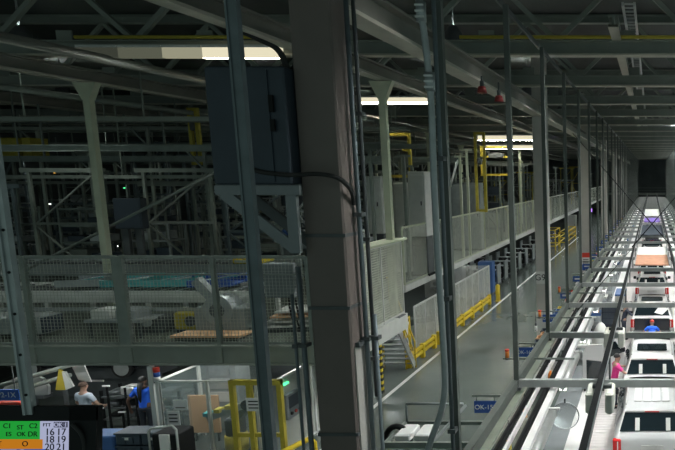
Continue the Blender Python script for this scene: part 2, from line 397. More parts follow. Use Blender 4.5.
# ================================================================== MEZZANINE FRONT FENCE
def wire_panel(w_, h, p, r):
    m = MB(); n = int(w_/p)
    for k in range(1, n): x = k*w_/n; m.box(x - r, x + r, -r, r, 0, h)
    n = int(h/p)
    for k in range(1, n): z = k*h/n; m.box(0, w_, -r, r, z - r, z + r)
    return m
PX = [-9.02 - 2.48*k for k in range(9)]
pan = thing('mesh_fence', 'x', 'fence', (0, 0, 0), 0, 'mesh fence bays on the mezzanine front')
wire_panel(2.39, 2.3, .09, .0038).build('wire_mesh', M['mesh'], pan)
f_ = MB(); f_.box(0, 2.39, -.02, .02, -.03, .03); f_.box(0, 2.39, -.02, .02, 1.83, 1.87); f_.box(0, 2.39, -.03, .03, 2.28, 2.36); f_.box(0, .035, -.02, .02, 0, 2.3); f_.box(2.355, 2.39, -.02, .02, 0, 2.3)
f_.build('panel_frame', M['rail'], pan)
for k in range(8):
    lab = 'mesh fence bay on the mezzanine front, %s counted from the foreground column' % ORD[k]
    loc = (PX[k+1] + .04, 15.56, 3.08)
    if k == 0: pan.location = loc; pan['label'] = lab
    else: dup(pan, loc, lab)
for k, x in enumerate(PX):
    wd = .14 if k == 2 else .05
    t = thing('fence_post', '%s mezzanine fence post from the foreground column' % ORD[k] + (', the broad one' if k == 2 else ''), 'post', (x, 15.55, 3.0), 0, 'posts of the mezzanine front fence')
    MB().box(-wd, wd, -.06, .06, 0, 2.42).build('post_tube', M['rail'], t); MB().box(-wd - .03, wd + .03, -.09, .05, -.45, .05).build('foot_plate', M['truss'], t)
# side fence by the stairs
def side_fence(name, X, y0, y1, z0, h, m, bay, lab, frame='offwhite', post=.05):
    t = thing(name, lab, 'fence', (X, y0, z0)); n = max(1, round((y1 - y0)/bay)); st = (y1 - y0)/n
    for k in range(n):
        MB().box(-.006, .006, k*st + .04, (k+1)*st - .04, .06, h - .03).build('mesh_panel', m, t)
    MB().box(-.02, .02, 0, y1 - y0, .02, .07).build('bottom_rail', M[frame], t); f = MB(); f.box(-.025, .025, 0, y1 - y0, h - .05, h + .03); f.build('top_rail', M[frame], t)
    for k in range(n + 1):
        MB().box(-post/2, post/2, k*st - post/2, k*st + post/2, 0, h).build('post', M[frame], t)
    return t
side_fence('stair_side_fence', -8.17, 16.4, 19.35, 3.02, 2.4, M['tilefence'], 1.4, 'pale slotted fence panels beside the stairs, behind the foreground column')
t = MB().box(-8.6, -8.0, 15.7, 19.5, 5.44, 5.5); tag(t.build('cable_tray', M['pale']), 'pale tray capping the slotted fence beside the stairs', 'tray')
side_fence('aisle_mezzanine_fence', -10.16, 24.3, 60.3, 3.04, 2.38, M['screenfence'], 3.0, 'long pale mesh fence on the mezzanine edge above the aisle', 'pale', .07)
side_fence('aisle_mezzanine_fence', -10.16, 60.6, 126, 3.04, 2.38, M['screenfence'], 6.0, 'far end of the long mezzanine fence beyond the third column', 'offwhite', .07)
side_fence('guard_fence', -10.0, 24.7, 36.4, .05, 2.0, M['panelfence'], 1.17, 'white mesh guard fence standing on the aisle floor behind yellow barriers', 'white', .05)
t = MB().box(-14, -10.0, 36.37, 36.43, .05, 2.05); tag(t.build('guard_screen', M['panelfence']), 'white mesh return screen at the far end of the guard fence', 'fence')

# yellow barriers
def barrier(y0, y1, lab):
    t = thing('safety_barrier', lab, 'barrier', (-9.55, y0, 0), 0, 'yellow floor barriers'); L = y1 - y0
    n = max(2, round(L/1.8)); 
    for z in ((.42, .2)): MB().bbox(-.06, .06, 0, L, z, z + .14, .02).build('rail', M['yellow'], t)
    for k in range(n + 1):
        yy = k*L/n; MB().bbox(-.09, .09, yy - .09, yy + .09, 0, .6, .02).build('post', M['yellow'], t)
barrier(22.9, 25.6, 'short yellow floor barrier at the foot of the stairs')
barrier(26.2, 34.6, 'long yellow floor barrier along the white guard fence')
t = thing('bollard', 'yellow bollard at the far end of the long yellow barrier', 'bollard', (-9.3, 35.6, 0)); MB().cyl((0,0,0), .13, .95).sphere((0,0,.95), .13, .13, .08, 14, 4, 0).build('tube', M['yellow'], t); MB().cyl((0,0,0), .2, .03).build('foot_plate', M['ochre'], t)
# stairs
t = thing('steel_stairs', 'grey steel stairs going down from the mezzanine to the aisle', 'stairs', (-9.95, 20.95, 0))
n = 13
for k in range(n):
    z = 3.0*(1 - (k + 1)/(n + .0)); y = 2.0*(k/(n - 1)) - .05
    if z < .05: continue
    MB().box(-.55, .55, y, y + .22, z - .03, z).box(-.55, .55, y + .2, y + .225, z - .04, z + .004).build('tread', M['grey'], t)
for sx in (-.6, .6): MB().bar((sx, -.1, 2.95), (sx, 1.95, .08), .05, .24).build('stringer', M['alu'], t)
for sx in (-.62, .62):
    h = MB(); h.tube([(sx, -.15, 3.95), (sx, 0, 3.95), (sx, 2.0, 1.05), (sx, 2.0, 0)], .028); h.tube([(sx, 0, 3.4), (sx, 2.0, .55)], .02)
    for q in (.0, .5, 1.0, 1.5): h.tube([(sx, q, 3.95 - q*1.45), (sx, q, 2.9 - q*1.45)], .022)
    h.build('handrail', M['yellow'], t)
p = atZ(382, 393, 0)
t = MB().box(p.x - .06, p.x + .06, p.y - .06, p.y + .06, 0, 2.5); tag(t.build('hazard_post', M['hazard']), 'yellow and black striped post in front of the stairs', 'post')
t = thing('stair_gate', 'yellow gate rails at the top of the guard fence beside the stairs', 'gate', (-9.62, 22.75, 0))
g = MB()
for yy in (0, .5): g.tube([(0, yy, 0), (0, yy, 2.0)], .035)
for z in (.7, 1.25, 1.95): g.tube([(0, 0, z), (0, .5, z)], .028)
g.build('rails', M['yellow'], t); MB().box(-.02, .02, .1, .4, 1.3, 1.8).build('notice', M['paper'], t)

# ================================================================== THINGS ON THE MEZZANINE
def roller_conveyor(x0, x1, y0, y1, z, lab, m='grey', name='roller_conveyor', nr=24):
    t = thing(name, lab, 'conveyor', ((x0+x1)/2, (y0+y1)/2, 3.0)); hx = (x1-x0)/2; hy = (y1-y0)/2; zz = z - 3.0
    for sy in (-1, 1): MB().box(-hx, hx, sy*hy - .05, sy*hy + .05, zz - .34, zz).box(-hx, hx, sy*hy - .07, sy*hy + .07, zz - .2, zz - .15).build('side_rail', M[m], t)
    r = MB()
    for k in range(nr): x = -hx + (k + .5)*2*hx/nr; r.tube([(x, -hy, zz - .07), (x, hy, zz - .07)], .05)
    r.build('rollers', M['dgrey'], t)
    nl = max(2, int((x1-x0)/2.5))
    for k in range(nl + 1):
        x = -hx + .1 + k*(2*hx - .2)/nl
        for sy in (-1, 1): MB().box(x - .05, x + .05, sy*hy - .05, sy*hy + .05, 0, zz - .3).build('leg', M[m], t)
roller_conveyor(-24, -11.9, 17.5, 18.9, 4.12, 'long grey roller conveyor behind the mezzanine front fence', 'offwhite')
roller_conveyor(-24, -13, 20.6, 22, 4.45, 'second roller conveyor behind the first, in the dark')
# stacked flat parts on the conveyor
a0 = 0
for n_, (x, m, lab) in enumerate(((-14.65, 'teal', 'teal flat stamped part lying on the roller conveyor'), (-13.35, 'blue', 'blue striped flat part lying on the roller conveyor'), (-17.3, 'galv', 'bare steel flat part, leftmost on the roller conveyor'), (-15.95, 'teal', 'teal flat part between the bare steel one and the other teal one'))):
    t = thing('sheet_part', lab, 'metal part', (x, 18.2, 4.2), R(8)); k = MB()
    k.box(-.6, .6, -.5, .5, .0, .05); k.box(-.6, .6, -.5, -.42, .05, .2); k.box(-.6, .6, .42, .5, .05, .26); k.build('pressed_sheet', M[m], t)
    for q in range(4): MB().bar((-.55, -.4 + q*.22, .08), (.6, -.3 + q*.22, .26), .09, .04).build('rib', M[['alu','bluebin','teal','white'][(q+n_) % 4]], t)
t = thing('control_duct', 'dark grey long box low behind the mezzanine fence', 'machine box', (-18.9, 16.6, 3.0)); MB().bbox(-3, 1.9, -.35, .35, .12, .62, .03).build('casing', M['grey'], t); MB().box(1.9, 1.93, -.3, .3, .15, .58).build('end_cap', M['cab'], t)
for q in (-2.5, 0, 1.5): MB().box(q - .06, q + .06, -.3, .3, 0, .13).build('foot', M['dgrey'], t)
def machine(x, y, w_, d_, h, lab, m='grey', z=3.0):
    t = thing('machine_cabinet', lab, 'machine', (x, y, z)); MB().bbox(-w_/2, w_/2, -d_/2, d_/2, .1, h, .03).build('body', M[m], t)
    MB().box(-w_/2 + .08, w_/2 - .08, -d_/2 - .02, -d_/2, .25, h - .15).build('door', M[m], t).modifiers.new('b', 'BEVEL').width = .01
    MB().box(w_/2 - .2, w_/2 - .16, -d_/2 - .05, -d_/2 - .02, h*.5, h*.5 + .18).build('handle', M['black'], t)
    MB().box(-w_/2 + .03, w_/2 - .03, -d_/2 + .05, d_/2 - .05, 0, .1).build('plinth', M['dgrey'], t); return t
t = thing('fan_blower', 'round grey blower machine behind the fence left of the foreground pole', 'machine', (-12.25, 16.95, 3.0))
MB().bbox(-.75, .7, -.3, .4, .15, .8, .03).build('body', M['grey'], t); MB().cyl((-.05, -.32, .72), .42, .5, 'y', 24).build('drum', M['galv'], t); MB().cyl((-.05, -.36, .72), .2, .05, 'y', 18).build('hub', M['dgrey'], t)
MB().bar((-.8, 0, 1.55), (-.25, 0, .9), .22, .25).build('duct', M['grey'], t); MB().box(-.7, .6, -.25, .35, 0, .16).build('base', M['dgrey'], t)
p = atY(271, 296, 15.9); q = atY(298, 262, 15.9)
t = thing('control_box', 'plain grey panel box on the mezzanine fence left of the foreground column', 'control box', ((p.x+q.x)/2, 15.75, p.z)); hw = (q.x-p.x)/2
MB().bbox(-hw, hw, -.1, .1, 0, q.z - p.z, .02).build('enclosure', M['bracket'], t); MB().box(-hw + .04, hw - .04, -.115, -.1, .05, q.z - p.z - .05).build('door', M['bracket'], t)
for k in range(3): MB().tube([(hw - .25 + k*.09, 0, 0), (hw - .22 + k*.1, .03, -.5), (hw - .1 + k*.09, .05, p.z*0 - .95)], .025).build('cable', M['rubber'], t)
t = thing('stacked_sheets', 'pale slanted sheets stacked on the mezzanine behind the foreground pole', 'sheet stack', (-10.25, 17.6, 3.0), R(10))
for k in range(4): MB().box(-1.1 + k*.1, 1.0, -.6 + k*.06, .5, .15 + k*.13, .2 + k*.13).build('sheet', M[['offwhite','alu','tan','offwhite'][k]], t)
MB().box(-1.1, 1.0, -.55, .5, 0, .15).build('pallet', M['dgrey'], t)
t = thing('work_plate', 'brown edged low platform on the mezzanine behind the fence', 'platform', (-12.2, 16.3, 3.0)); MB().box(-1.0, .9, -.3, .3, .1, .16).build('top', M['tan'], t); MB().box(-.9, .8, -.25, .25, 0, .1).build('base', M['dgrey'], t)
t = thing('blue_tray_cart', 'grey cart with white trays low behind the broad fence post', 'cart', (-15.1, 16.7, 3.0))
MB().box(-.7, .9, -.4, .4, .45, .52).build('top', M['galv'], t)
for sx in (-.6, .8):
    for sy in (-.33, .33): MB().box(sx - .03, sx + .03, sy - .03, sy + .03, 0, .46).build('leg', M['dgrey'], t)
for k in range(2): MB().bbox(-.6 + k*.7, -.05 + k*.7, -.3, .3, .52, .78, .02).build('tray', M[['offwhite','galv'][k]], t)
# dark flat screens and machine frames behind
p = atY(128, 229, 22.4); t = thing('flat_screen_box', 'dark square box on two legs behind the second conveyor, in the dark hall', 'control box', (p.x, 22.6, 3.0)); MB().bbox(-.52, .52, -.15, .15, p.z - 3, p.z - 1.85, .02).build('box', M['cab'], t); MB().box(-.46, .46, -.165, -.15, p.z - 2.95, p.z - 1.9).build('front', M['cab'], t)
for sx in (-.25, .25): MB().box(sx - .12, sx + .12, -.06, .06, 0, p.z - 3).build('leg', M['dgrey'], t)
tag(MB().tube([atY(22, 272, 19.5), atY(216, 172, 19.5)], .05).build('brace_pipe', M['rail']), 'long thin brace pipe slanting up across the dark hall', 'pipe')
# portal frames of overhead conveyors, deep in the mezzanine
def portal(x, y, w_, h, lab, m, brace=True, name='conveyor_portal', grp='conveyor support frames in the dark hall'):
    t = thing(name, lab, 'frame', (x, y, 3.0), 0, grp)
    for sx in (-1, 1): MB().box(sx*w_/2 - .05, sx*w_/2 + .05, -.05, .05, 0, h).build('post', M[m], t)
    MB().box(-w_/2 - .3, w_/2 + .3, -.06, .06, h - .16, h).build('crossbeam', M[m], t)
    MB().box(-w_/2, w_/2, -.04, .04, h*.55, h*.55 + .09).build('tie', M[m], t)
    if brace: MB().bar((-w_/2, 0, h*.55), (w_/2, 0, h - .1), .06, .06).build('brace', M[m], t); MB().bar((-w_/2, 0, h*.55), (w_/2, 0, .1), .06, .06).build('brace', M[m], t)
    return t
k = 0
for row, y in enumerate((23.5, 27.5, 32, 37, 43, 50, 58)):
    for x in (-36, -32.2, -28.6, -25.2, -21.8, -18.6, -15.4, -12.6):
        if row > 3 and x < -30: pass
        xx = x*(1 + .02*row) + rnd.uniform(-.7, .7)
        portal(xx, y + rnd.uniform(-.8, .8), rnd.choice((1.6, 2.2, 2.6)), rnd.choice((4.2, 4.8, 5.6, 6.3)), '%s conveyor frame along the %s row behind the mezzanine conveyors' % (ORD[k % 8], ORD[row]), rnd.choice(('truss', 'rail', 'truss', 'grey', 'strut')), rnd.random() < .6)
        k += 1
# overhead monorails across the dark hall
for n_, (y, z, xx) in enumerate(((22, 8.5, -11.5), (25, 8.2, -11), (29, 8.9, -10.8), (33.5, 8.4, -10.6), (38.5, 8.6, -10.6), (46, 8.5, -10.6), (60, 8.7, -10.6))):
    b = MB().ibeam((-46, y, z), (xx, y, z), .16, .24, .03)
    for x in range(-45, int(xx), 5): b.box(x - .03, x + .03, y - .03, y + .03, z + .1, 10.4)
    tag(b.build('monorail', M['rail']), '%s overhead monorail crossing the dark hall, counted from the camera' % ORD[n_], 'monorail', 'monorails across the dark hall')
# yellow hoists and frames
def hoist(x, y, z0, w_, h, lab, m='ochre'):
    t = thing('yellow_hoist', lab, 'hoist', (x, y, z0), 0, 'yellow frames on the mezzanine')
    for sx in (-1, 1): MB().box(sx*w_/2 - .07, sx*w_/2 + .07, -.07, .07, 0, h).build('post', M[m], t)
    for z in (0.02, h*.6, h - .14): MB().box(-w_/2, w_/2, -.06, .06, z, z + .14).build('rail', M[m], t)
    MB().bbox(-w_/4, w_/4, -.2, .2, h*.6, h*.6 + .35, .03).build('motor', M['dgrey'], t)
p = atY(398, 178, 30); hoist(p.x, 30, p.z, 1.3, 2.2, 'yellow hoist frame behind the pale column, right of the foreground column')
p = atY(497, 176, 41); hoist(p.x, 41, p.z, 2.0, 2.0, 'yellow hoist frame hanging over the long mezzanine fence')
p = atY(482, 212, 35.2); hoist(p.x, 35.2, p.z, .5, 4.6, 'tall thin yellow mast behind the long mezzanine fence')
p = atY(20, 160, 27); t = thing('yellow_carrier', 'dull yellow carrier block high in the dark hall at the picture edge', 'carrier', (p.x, 27, p.z)); MB().bbox(-1.0, .5, -.5, .5, 0, .95, .05).build('body', M['ochre'], t); MB().box(.6, .95, -.4, .4, 0, .95).build('end_block', M['ochre'], t); MB().box(-.05, .05, -.05, .05, .95, 2.2).build('hanger', M['dgrey'], t)
p = atY(198, 165, 26); hoist(p.x, 26, p.z, .3, 2.4, 'thin dull yellow mast left of the slate cabinet')
# white machine housings behind the pale column (lit area)
p = atY(419, 206, 27); machine(p.x, 27.2, .75, .8, 3.0, 'tall white machine housing right of the pale column on the mezzanine', 'offwhite', 4.7)
t = thing('machine_stand', 'dark stand under the tall white machine housing', 'stand', (p.x, 27.2, 3.0)); MB().bbox(-.36, .36, -.36, .36, .1, 1.7, .02).build('body', M['dgrey'], t); MB().box(-.4, .4, -.4, .4, 0, .1).build('base_plate', M['black'], t)
p = atY(402, 206, 27.4); machine(p.x, 27.6, .62, .7, 4.2, 'slimmer white machine housing just right of the pale column', 'offwhite')
p = atY(374, 206, 26); machine(p.x, 26.4, .7, .8, 2.6, 'white machine housing left of the pale column on the mezzanine', 'offwhite', 4.9)
t = thing('machine_stand', 'dark stand under the white housing left of the pale column', 'stand', (p.x, 26.4, 3.0)); MB().bbox(-.33, .33, -.36, .36, .1, 1.9, .02).build('body', M['dgrey'], t); MB().box(-.36, .36, -.4, .4, 0, .1).build('base_plate', M['black'], t)
p = atY(474, 220, 36); machine(p.x - .55, 36.6, 1.8, .8, 4.1, 'grey white housing behind the long mezzanine fence', 'grey')
t = thing('engine_line', 'row of blue and white engine parts on a tray beside the pale column', 'parts tray', (-10.0, 23.0, 3.0))
MB().box(-1.9, 1.4, -.4, .4, 2.0, 2.1).build('tray', M['galv'], t)
for sx in (-1.7, -.2, 1.2): MB().box(sx - .05, sx + .05, -.3, .3, 0, 2.0).build('leg', M['grey'], t)
t.location = (-12.4, 23.0, 3.0)
for k in range(9):
    m_ = MB().bbox(-.13, .13, -.2, .2, 0, .24, .03).cyl((0, -.05, .24), .08, .12)
    o = m_.build('engine_part', M[['bluebin','white','alu'][k % 3]]); o.location = (-14.1 + k*.38, 23.0, 5.1)
    tag(o, '%s %s engine part from the left on the tray beside the pale column' % (ORD[k], ['blue','white','metal'][k % 3]), 'engine part', 'engine parts on the tray')
# slim posts and braces on the lit mezzanine
for n_, (px, Y, h, m) in enumerate(((468, 34, 6.0, 'pale'), (461, 33, 5.6, 'pale'), (476, 38.3, 5.2, 'rail'), (500, 42, 5.5, 'rail'), (512, 44, 4.8, 'pale'), (405, 26, 5.4, 'rail'), (413, 28.4, 5.0, 'rail'), (566, 75, 6, 'pale'), (524, 50, 5, 'rail'), (556, 70, 5.5, 'rail'), (520, 47, 5.6, 'pale'), (530, 52, 4.6, 'rail'), (372, 25, 5.6, 'rail'), (439, 31, 5, 'rail'))):
    x = atY(px, 190, Y).x
    t = thing('utility_post', '%s slim utility post on the lit mezzanine, counting in from the near end' % ORD[n_], 'post', (x, Y, 3.0), 0, 'slim posts on the lit mezzanine')
    MB().box(-.06, .06, -.06, .06, 0, h).build('tube', M[m], t); MB().box(-.3, .3, -.04, .04, h - .1, h).build('arm', M[m], t); MB().box(-.14, .14, -.14, .14, 0, .03).build('foot_plate', M['dgrey'], t)
tag(MB().tube([atY(446, 200, 33), atY(458, 160, 33)], .06).build('brace_pipe', M['white']), 'white slanting brace beside the slim posts on the lit mezzanine', 'pipe')
# small work lamps in the dark hall
for n_, (px, py, Y, m, lab) in enumerate(((9, 188, 40, 'greenled', 'green indicator lamp at the left edge of the dark hall'), (125, 188, 40, 'greenled', 'green indicator lamp in the middle of the dark hall'), (55, 173, 44, 'orangelamp', 'amber lamp in the dark hall'), (50, 204, 36, 'whitespark', 'small white work lamp below the amber lamp'), (78, 229, 34, 'whitespark', 'small white work lamp beside the pale column foot'), (28, 241, 30, 'whitespark', 'small white work lamp low at the left'), (117, 246, 32, 'whitespark', 'low white work lamp right of the pale column'), (63, 144, 40, 'whitespark', 'white work lamp top of a mast'), (219, 178, 40, 'whitespark', 'white work lamp left of the slate cabinet'))):
    p = atY(px, py, Y); t = thing('work_lamp', lab, 'lamp', p); MB().box(-.07, .07, -.05, .0, -.03, .03).build('lens', M[m], t); MB().box(-.1, .1, .0, .14, -.06, .06).build('housing', M['black'], t); MB().box(-.03, .03, .04, .1, -.9, -.09).build('stem', M['dgrey'], t)
for r_ in range(2):
    for c_ in range(4):
        p = atY(103 + c_*5.4, 155 + r_*8, 62); t = thing('work_lamp', '%s white light of the %s row of far ceiling lights in the dark hall' % (ORD[c_], ['upper', 'lower'][r_]), 'lamp', p, 0, 'distant ceiling lights'); MB().box(-.2, .2, -.05, 0, -.05, .05).build('lens', M['far'], t); MB().box(-.24, .24, 0, .1, -.08, .08).build('housing', M['black'], t)

# lattice storage frames filling the dark hall
def lattice(x, y, w_, d_, h, lab, m, nz, z0=3.0):
    t = thing('storage_frame_rack', lab, 'rack', (x, y, z0), 0, 'storage racks in the dark hall')
    for sx in (-w_/2, w_/2):
        for sy in (-d_/2, d_/2): MB().box(sx - .04, sx + .04, sy - .04, sy + .04, 0, h).build('upright', M[m], t)
    for q in range(nz):
        z = .3 + (h - .4)*q/(nz - 1); MB().box(-w_/2, w_/2, -d_/2 - .03, -d_/2 + .03, z, z + .07).box(-w_/2, w_/2, d_/2 - .03, d_/2 + .03, z, z + .07).box(-w_/2, w_/2, -d_/2, d_/2, z + .02, z + .04).build('shelf', M[m], t)
    for q in range(nz - 1):
        z = .3 + (h - .4)*q/(nz - 1) + .07
        for e in range(2):
            if rnd.random() < .7: u = -w_/4 + e*w_/2; MB().bbox(u - w_*.2, u + w_*.2, -d_*.35, d_*.35, z, z + (h/nz)*rnd.uniform(.3, .65), .02).build('load', M[rnd.choice(('dgrey','grey','truss','cab','navybin','galv'))], t)
k = 0
for row, y in enumerate((25.4, 30, 35, 41, 48)):
    for q in range(7):
        x = -13.5 - q*3.6*(1 + .05*row) + rnd.uniform(-.6, .6)
        lattice(x, y, rnd.uniform(1.6, 2.6), .9, rnd.choice((2.6, 3.2, 3.8, 4.4)), '%s storage rack from the aisle in the %s rack row of the dark hall' % (ORD[q], ORD[row]), rnd.choice(('truss','rail','grey','strut')), rnd.choice((4, 5, 6)))
for n_, (y, z, xx) in enumerate(((20.5, 9.3, -10.8), (23.5, 9.6, -10.8), (27, 9.5, -10.8), (31, 9.7, -10.8), (37.4, 9.4, -10.8), (24, 7.4, -15), (30.5, 7.1, -12))):
    b = MB(); b.box(-46, xx, y - .25, y + .25, z, z + .03); b.box(-46, xx, y - .27, y - .25, z, z + .14); b.box(-46, xx, y + .25, y + .27, z, z + .14)
    for x in range(-45, int(xx), 4): b.box(x - .02, x + .02, y - .02, y + .02, z + .1, 11)
    tag(b.build('cable_tray', M['truss']), '%s cable tray crossing under the roof of the dark hall, counted from the camera' % ORD[n_], 'cable tray', 'cable trays across the dark hall')

for n_ in range(26):
    x = -11.6 - (n_*7 % 26)*1.05 + rnd.uniform(-.3, .3); y = 22.6 + (n_*11 % 26)*.9
    t = thing('conveyor_post', '%s slim post in the dark hall, %s' % (ORD[n_ % 13], 'nearer set' if n_ < 13 else 'farther set'), 'post', (x, y, 3.0), 0, 'slim posts in the dark hall')
    h = rnd.choice((4.5, 5.5, 6.5)); MB().box(-.05, .05, -.05, .05, 0, h).build('tube', M[rnd.choice(('truss', 'rail', 'grey', 'mesh'))], t); MB().bar((0, 0, h - .8), (.7*rnd.choice((-1, 1)), 0, h), .06, .06).build('knee_brace', M['rail'], t); MB().box(-.12, .12, -.12, .12, 0, .02).build('foot_plate', M['dgrey'], t)

t = thing('drive_unit', 'ochre drive unit low behind the mezzanine fence, under the roller conveyor', 'machine', (-13.3, 17.0, 3.0)); MB().bbox(-.42, .42, -.2, .25, .12, .62, .04).build('casing', M['ochre'], t); MB().cyl((.1, -.26, .38), .15, .07, 'y', 16).build('motor_cap', M['dgrey'], t); MB().box(-.36, .36, -.18, .22, 0, .12).build('foot', M['dgrey'], t)
t = thing('drive_unit', 'dark drive unit beside the ochre one behind the mezzanine fence', 'machine', (-14.4, 17.05, 3.0)); MB().bbox(-.4, .35, -.2, .25, .1, .5, .04).build('casing', M['dgrey'], t); MB().cyl((-.1, -.26, .34), .14, .07, 'y', 16).build('motor_cap', M['galv'], t); MB().box(-.34, .3, -.18, .22, 0, .1).build('foot', M['dgrey'], t)
tag(MB().box(-20.2, -11.6, 16.98, 17.06, 3.62, 3.72).box(-20.1, -20.0, 16.98, 17.06, 3.0, 3.62).box(-11.75, -11.65, 16.98, 17.06, 3.0, 3.62).build('guide_rail', M['grey']), 'grey guide rail running low behind the mezzanine fence', 'rail')
t = thing('yellow_tray', 'yellow stamped part on the second conveyor in the dark', 'metal part', (-14.2, 21.2, 4.45)); MB().bbox(-.5, .5, -.4, .4, 0, .18, .03).build('pressed_sheet', M['yellow'], t); MB().box(-.4, .4, -.44, -.4, .05, .13).build('rib', M['alu'], t)

for row, y in enumerate((66, 74, 84, 96, 110)):
    for q in range(4):
        x = -11.9 - q*3.3 + rnd.uniform(-.4, .4)
        portal(x, y + rnd.uniform(-1, 1), rnd.choice((1.6, 2.2)), rnd.choice((4.0, 5.0, 6.0)), '%s far conveyor frame from the aisle in the %s row beyond the third column' % (ORD[q], ORD[row]), rnd.choice(('grey', 'pale', 'truss', 'ochre')), True)
# ================================================================== CAR LINE GANTRY
BY = [12.12 + 3.83*k for k in range(-1, 30)]
g0 = None
for k, y in enumerate(BY):
    lab = ('hanger gantry closest to the camera, its left post beside a bent conduit' if k == 0 else 'grey crossbar over the car line, %s one up from the bottom edge' % ORD[k-1])
    if k == 0:
        g0 = thing('crossbar_gantry', lab, 'gantry frame', (0, y, 0), 0, 'crossbar frames over the car line')
        MB().box(-2.9, 2.9, -.05, .05, 3.12, 3.28).build('crossbar', M['crossbar'], g0)
        for sx in (-1, 1):
            p = MB(); x = sx*2.83; p.box(x - .05, x + .05, -.05, -.03, 3.1, 10.78); p.box(x - .05, x - .035, -.03, .05, 3.1, 10.78); p.box(x + .035, x + .05, -.03, .05, 3.1, 10.78)
            p.build('hanger_post', M['framerail'], g0)
            MB().box(x - .09, x + .09, -.07, .07, 3.06, 3.12).build('foot_bracket', M['dgrey'], g0)
    else: dup(g0, (0, y, 0), lab)
def X315(px, py, z=3.15): return atZ(px, py, z).x
Y0, Y1 = 8.0, 124
def lrail(name, px, py, w_, z0, z1, m, lab):
    for s_ in (1, -1):
        x = X315(px, py, (z0+z1)/2)*s_
        o = MB().box(x - w_/2, x + w_/2, Y0, Y1, z0, z1).build(name, M[m])
        tag(o, lab if s_ == 1 else lab.replace('left', 'right').replace('aisle', 'far'), 'rail', 'overhead rails along the car line')
lrail('frame_rail', 478, 440, .13, 3.08, 3.28, 'framerail', 'dark green grey frame rail on the aisle side, joining the hanger posts')
lrail('channel_rail', 491, 440, .17, 2.95, 3.0, 'chan', 'wide pale green flat channel rail beside the aisle side frame rail')
lrail('tool_rail', 503, 440, .06, 2.98, 3.1, 'black', 'black tool rail beside the wide flat channel on the aisle side')
lrail('tool_rail', 510.5, 440, .045, 2.95, 3.05, 'white', 'thin bright tool rail beside the black one on the aisle side')
lrail('power_rail', 521.5, 440, .07, 2.98, 3.1, 'black', 'heavy black power rail outside the white rail on the aisle side')
lrail('light_rail', 530.5, 440, .13, 2.96, 3.06, 'white', 'white rail with clips carrying the tube lights, left of the cars')
# tube lights hanging under the white rail
fx = X315(540.5, 440, 2.9)
f0 = None
for k in range(len(BY) - 1):
    y = BY[k] + .55
    for s_ in (1, -1):
        side = 'left' if s_ == 1 else 'right'
        lab = '%s tube light housing on the %s of the car line, counted up from the bottom' % (ORD[k], side)
        if f0 is None:
            f0 = thing('tube_light', lab, 'light fixture', (fx*s_, y, 2.86), 0, 'tube lights over the car line')
            h = MB(); h.tube([(0, 0, .05), (0, 2.5, .05)], .075, 10); h.box(-.08, -.07, 0, 2.5, -.05, .05); h.box(.07, .08, 0, 2.5, -.05, .05); h.build('housing', M['alu'], f0)
            MB().add([(-.055, .03, -.03), (.055, .03, -.03), (.055, 2.47, -.03), (-.055, 2.47, -.03)], [(0, 3, 2, 1)]).build('diffuser', M['led'], f0)
            for yy in (.1, 2.4): MB().box(-.1, .16, yy - .03, yy + .03, .11, .15).build('clip', M['white'], f0)
        else: dup(f0, (fx*s_, y, 2.86), lab)
# station signs
sg = []
for k in range(14):
    y = BY[k+1] - .42
    lab = ('blue sign reading OK-%dL hanging beside the car line' % (15 + k)) if k < 3 else '%s small blue station sign up the line from the bottom of the view' % ORD[k]
    t = thing('station_sign', lab, 'sign', (-3.38, y, 2.72), 0, 'blue station signs'); 
    MB().box(-.23, .23, -.012, .012, 0, .25).build('board', M['blue'], t)
    MB().box(-.27, .34, -.02, .02, .34, .38).build('arm', M['rail'], t)
    for x in (-.18, .18): MB().box(x - .008, x + .008, -.008, .008, .25, .35).build('hanger', M['dgrey'], t)
    if k < 3: text('OK-%dL' % (15 + k), .135, M['white'], t, (0, -.016, .12))
    else: MB().box(-.15, .15, -.016, -.012, .09, .16).build('lettering_band', M['white'], t)
for n_, y in enumerate((BY[1] + 1.75, BY[2] + 2.1, BY[3] + 2.2)):
    t = thing('beacon_arm', '%s red call beacon on an arm left of the car line, counted from the bottom' % ORD[n_], 'beacon', (-3.45, y, 3.18), 0, 'red call beacons')
    MB().box(-.1, 1.6, -.02, .02, -.02, .02).build('arm', M['rail'], t); MB().cyl((0,0,.02), .045, .17).build('lens', M['orange'], t); MB().cyl((0,0,.19), .05, .04).build('cap', M['red'], t); MB().cyl((0,0,-.02), .05, .05).build('base', M['dgrey'], t)
# black bus rails above the cars
bx = atZ(583.5, 450, 4.0).x
for s_, lab in ((1, 'black rail running up the left of the cars above the crossbars'), (-1, 'black rail running up the right of the cars above the crossbars')):
    t = thing('bus_rail', lab, 'rail', (bx*s_, 0, 4.0))
    MB().box(-.05, .05, 6, 122, -.06, .06).build('rail_body', M['black'], t); MB().box(.05, .062, 6, 122, .02, .06).build('edge_strip', M['galv'], t)
    for y in BY[1:]: MB().box(-.02, .02, y - .02, y + .02, -.74, -.06).build('standoff', M['dgrey'], t)
def cab(a, b, r, lab): tag(MB().tube([a, b], r).build('stay_cable', M['black']), lab, 'cable', 'crossing stay cables')
cab(atX(571, 131, -4.74), atZ(672, 247, 4.0), .022, 'stay cable slanting down from the box columns to the right black rail')
pA = atX(571, 131, -4.74); pB = atZ(672, 247, 4.0)
cab((-pA.x, pA.y, pA.z), (-pB.x, pB.y, pB.z), .022, 'stay cable slanting down from the picture edge to the left black rail')
cab(atZ(641, 238, 4.1), atZ(578, 310, 3.2), .018, 'thin stay cable running on from the crossing point toward the crossbars')
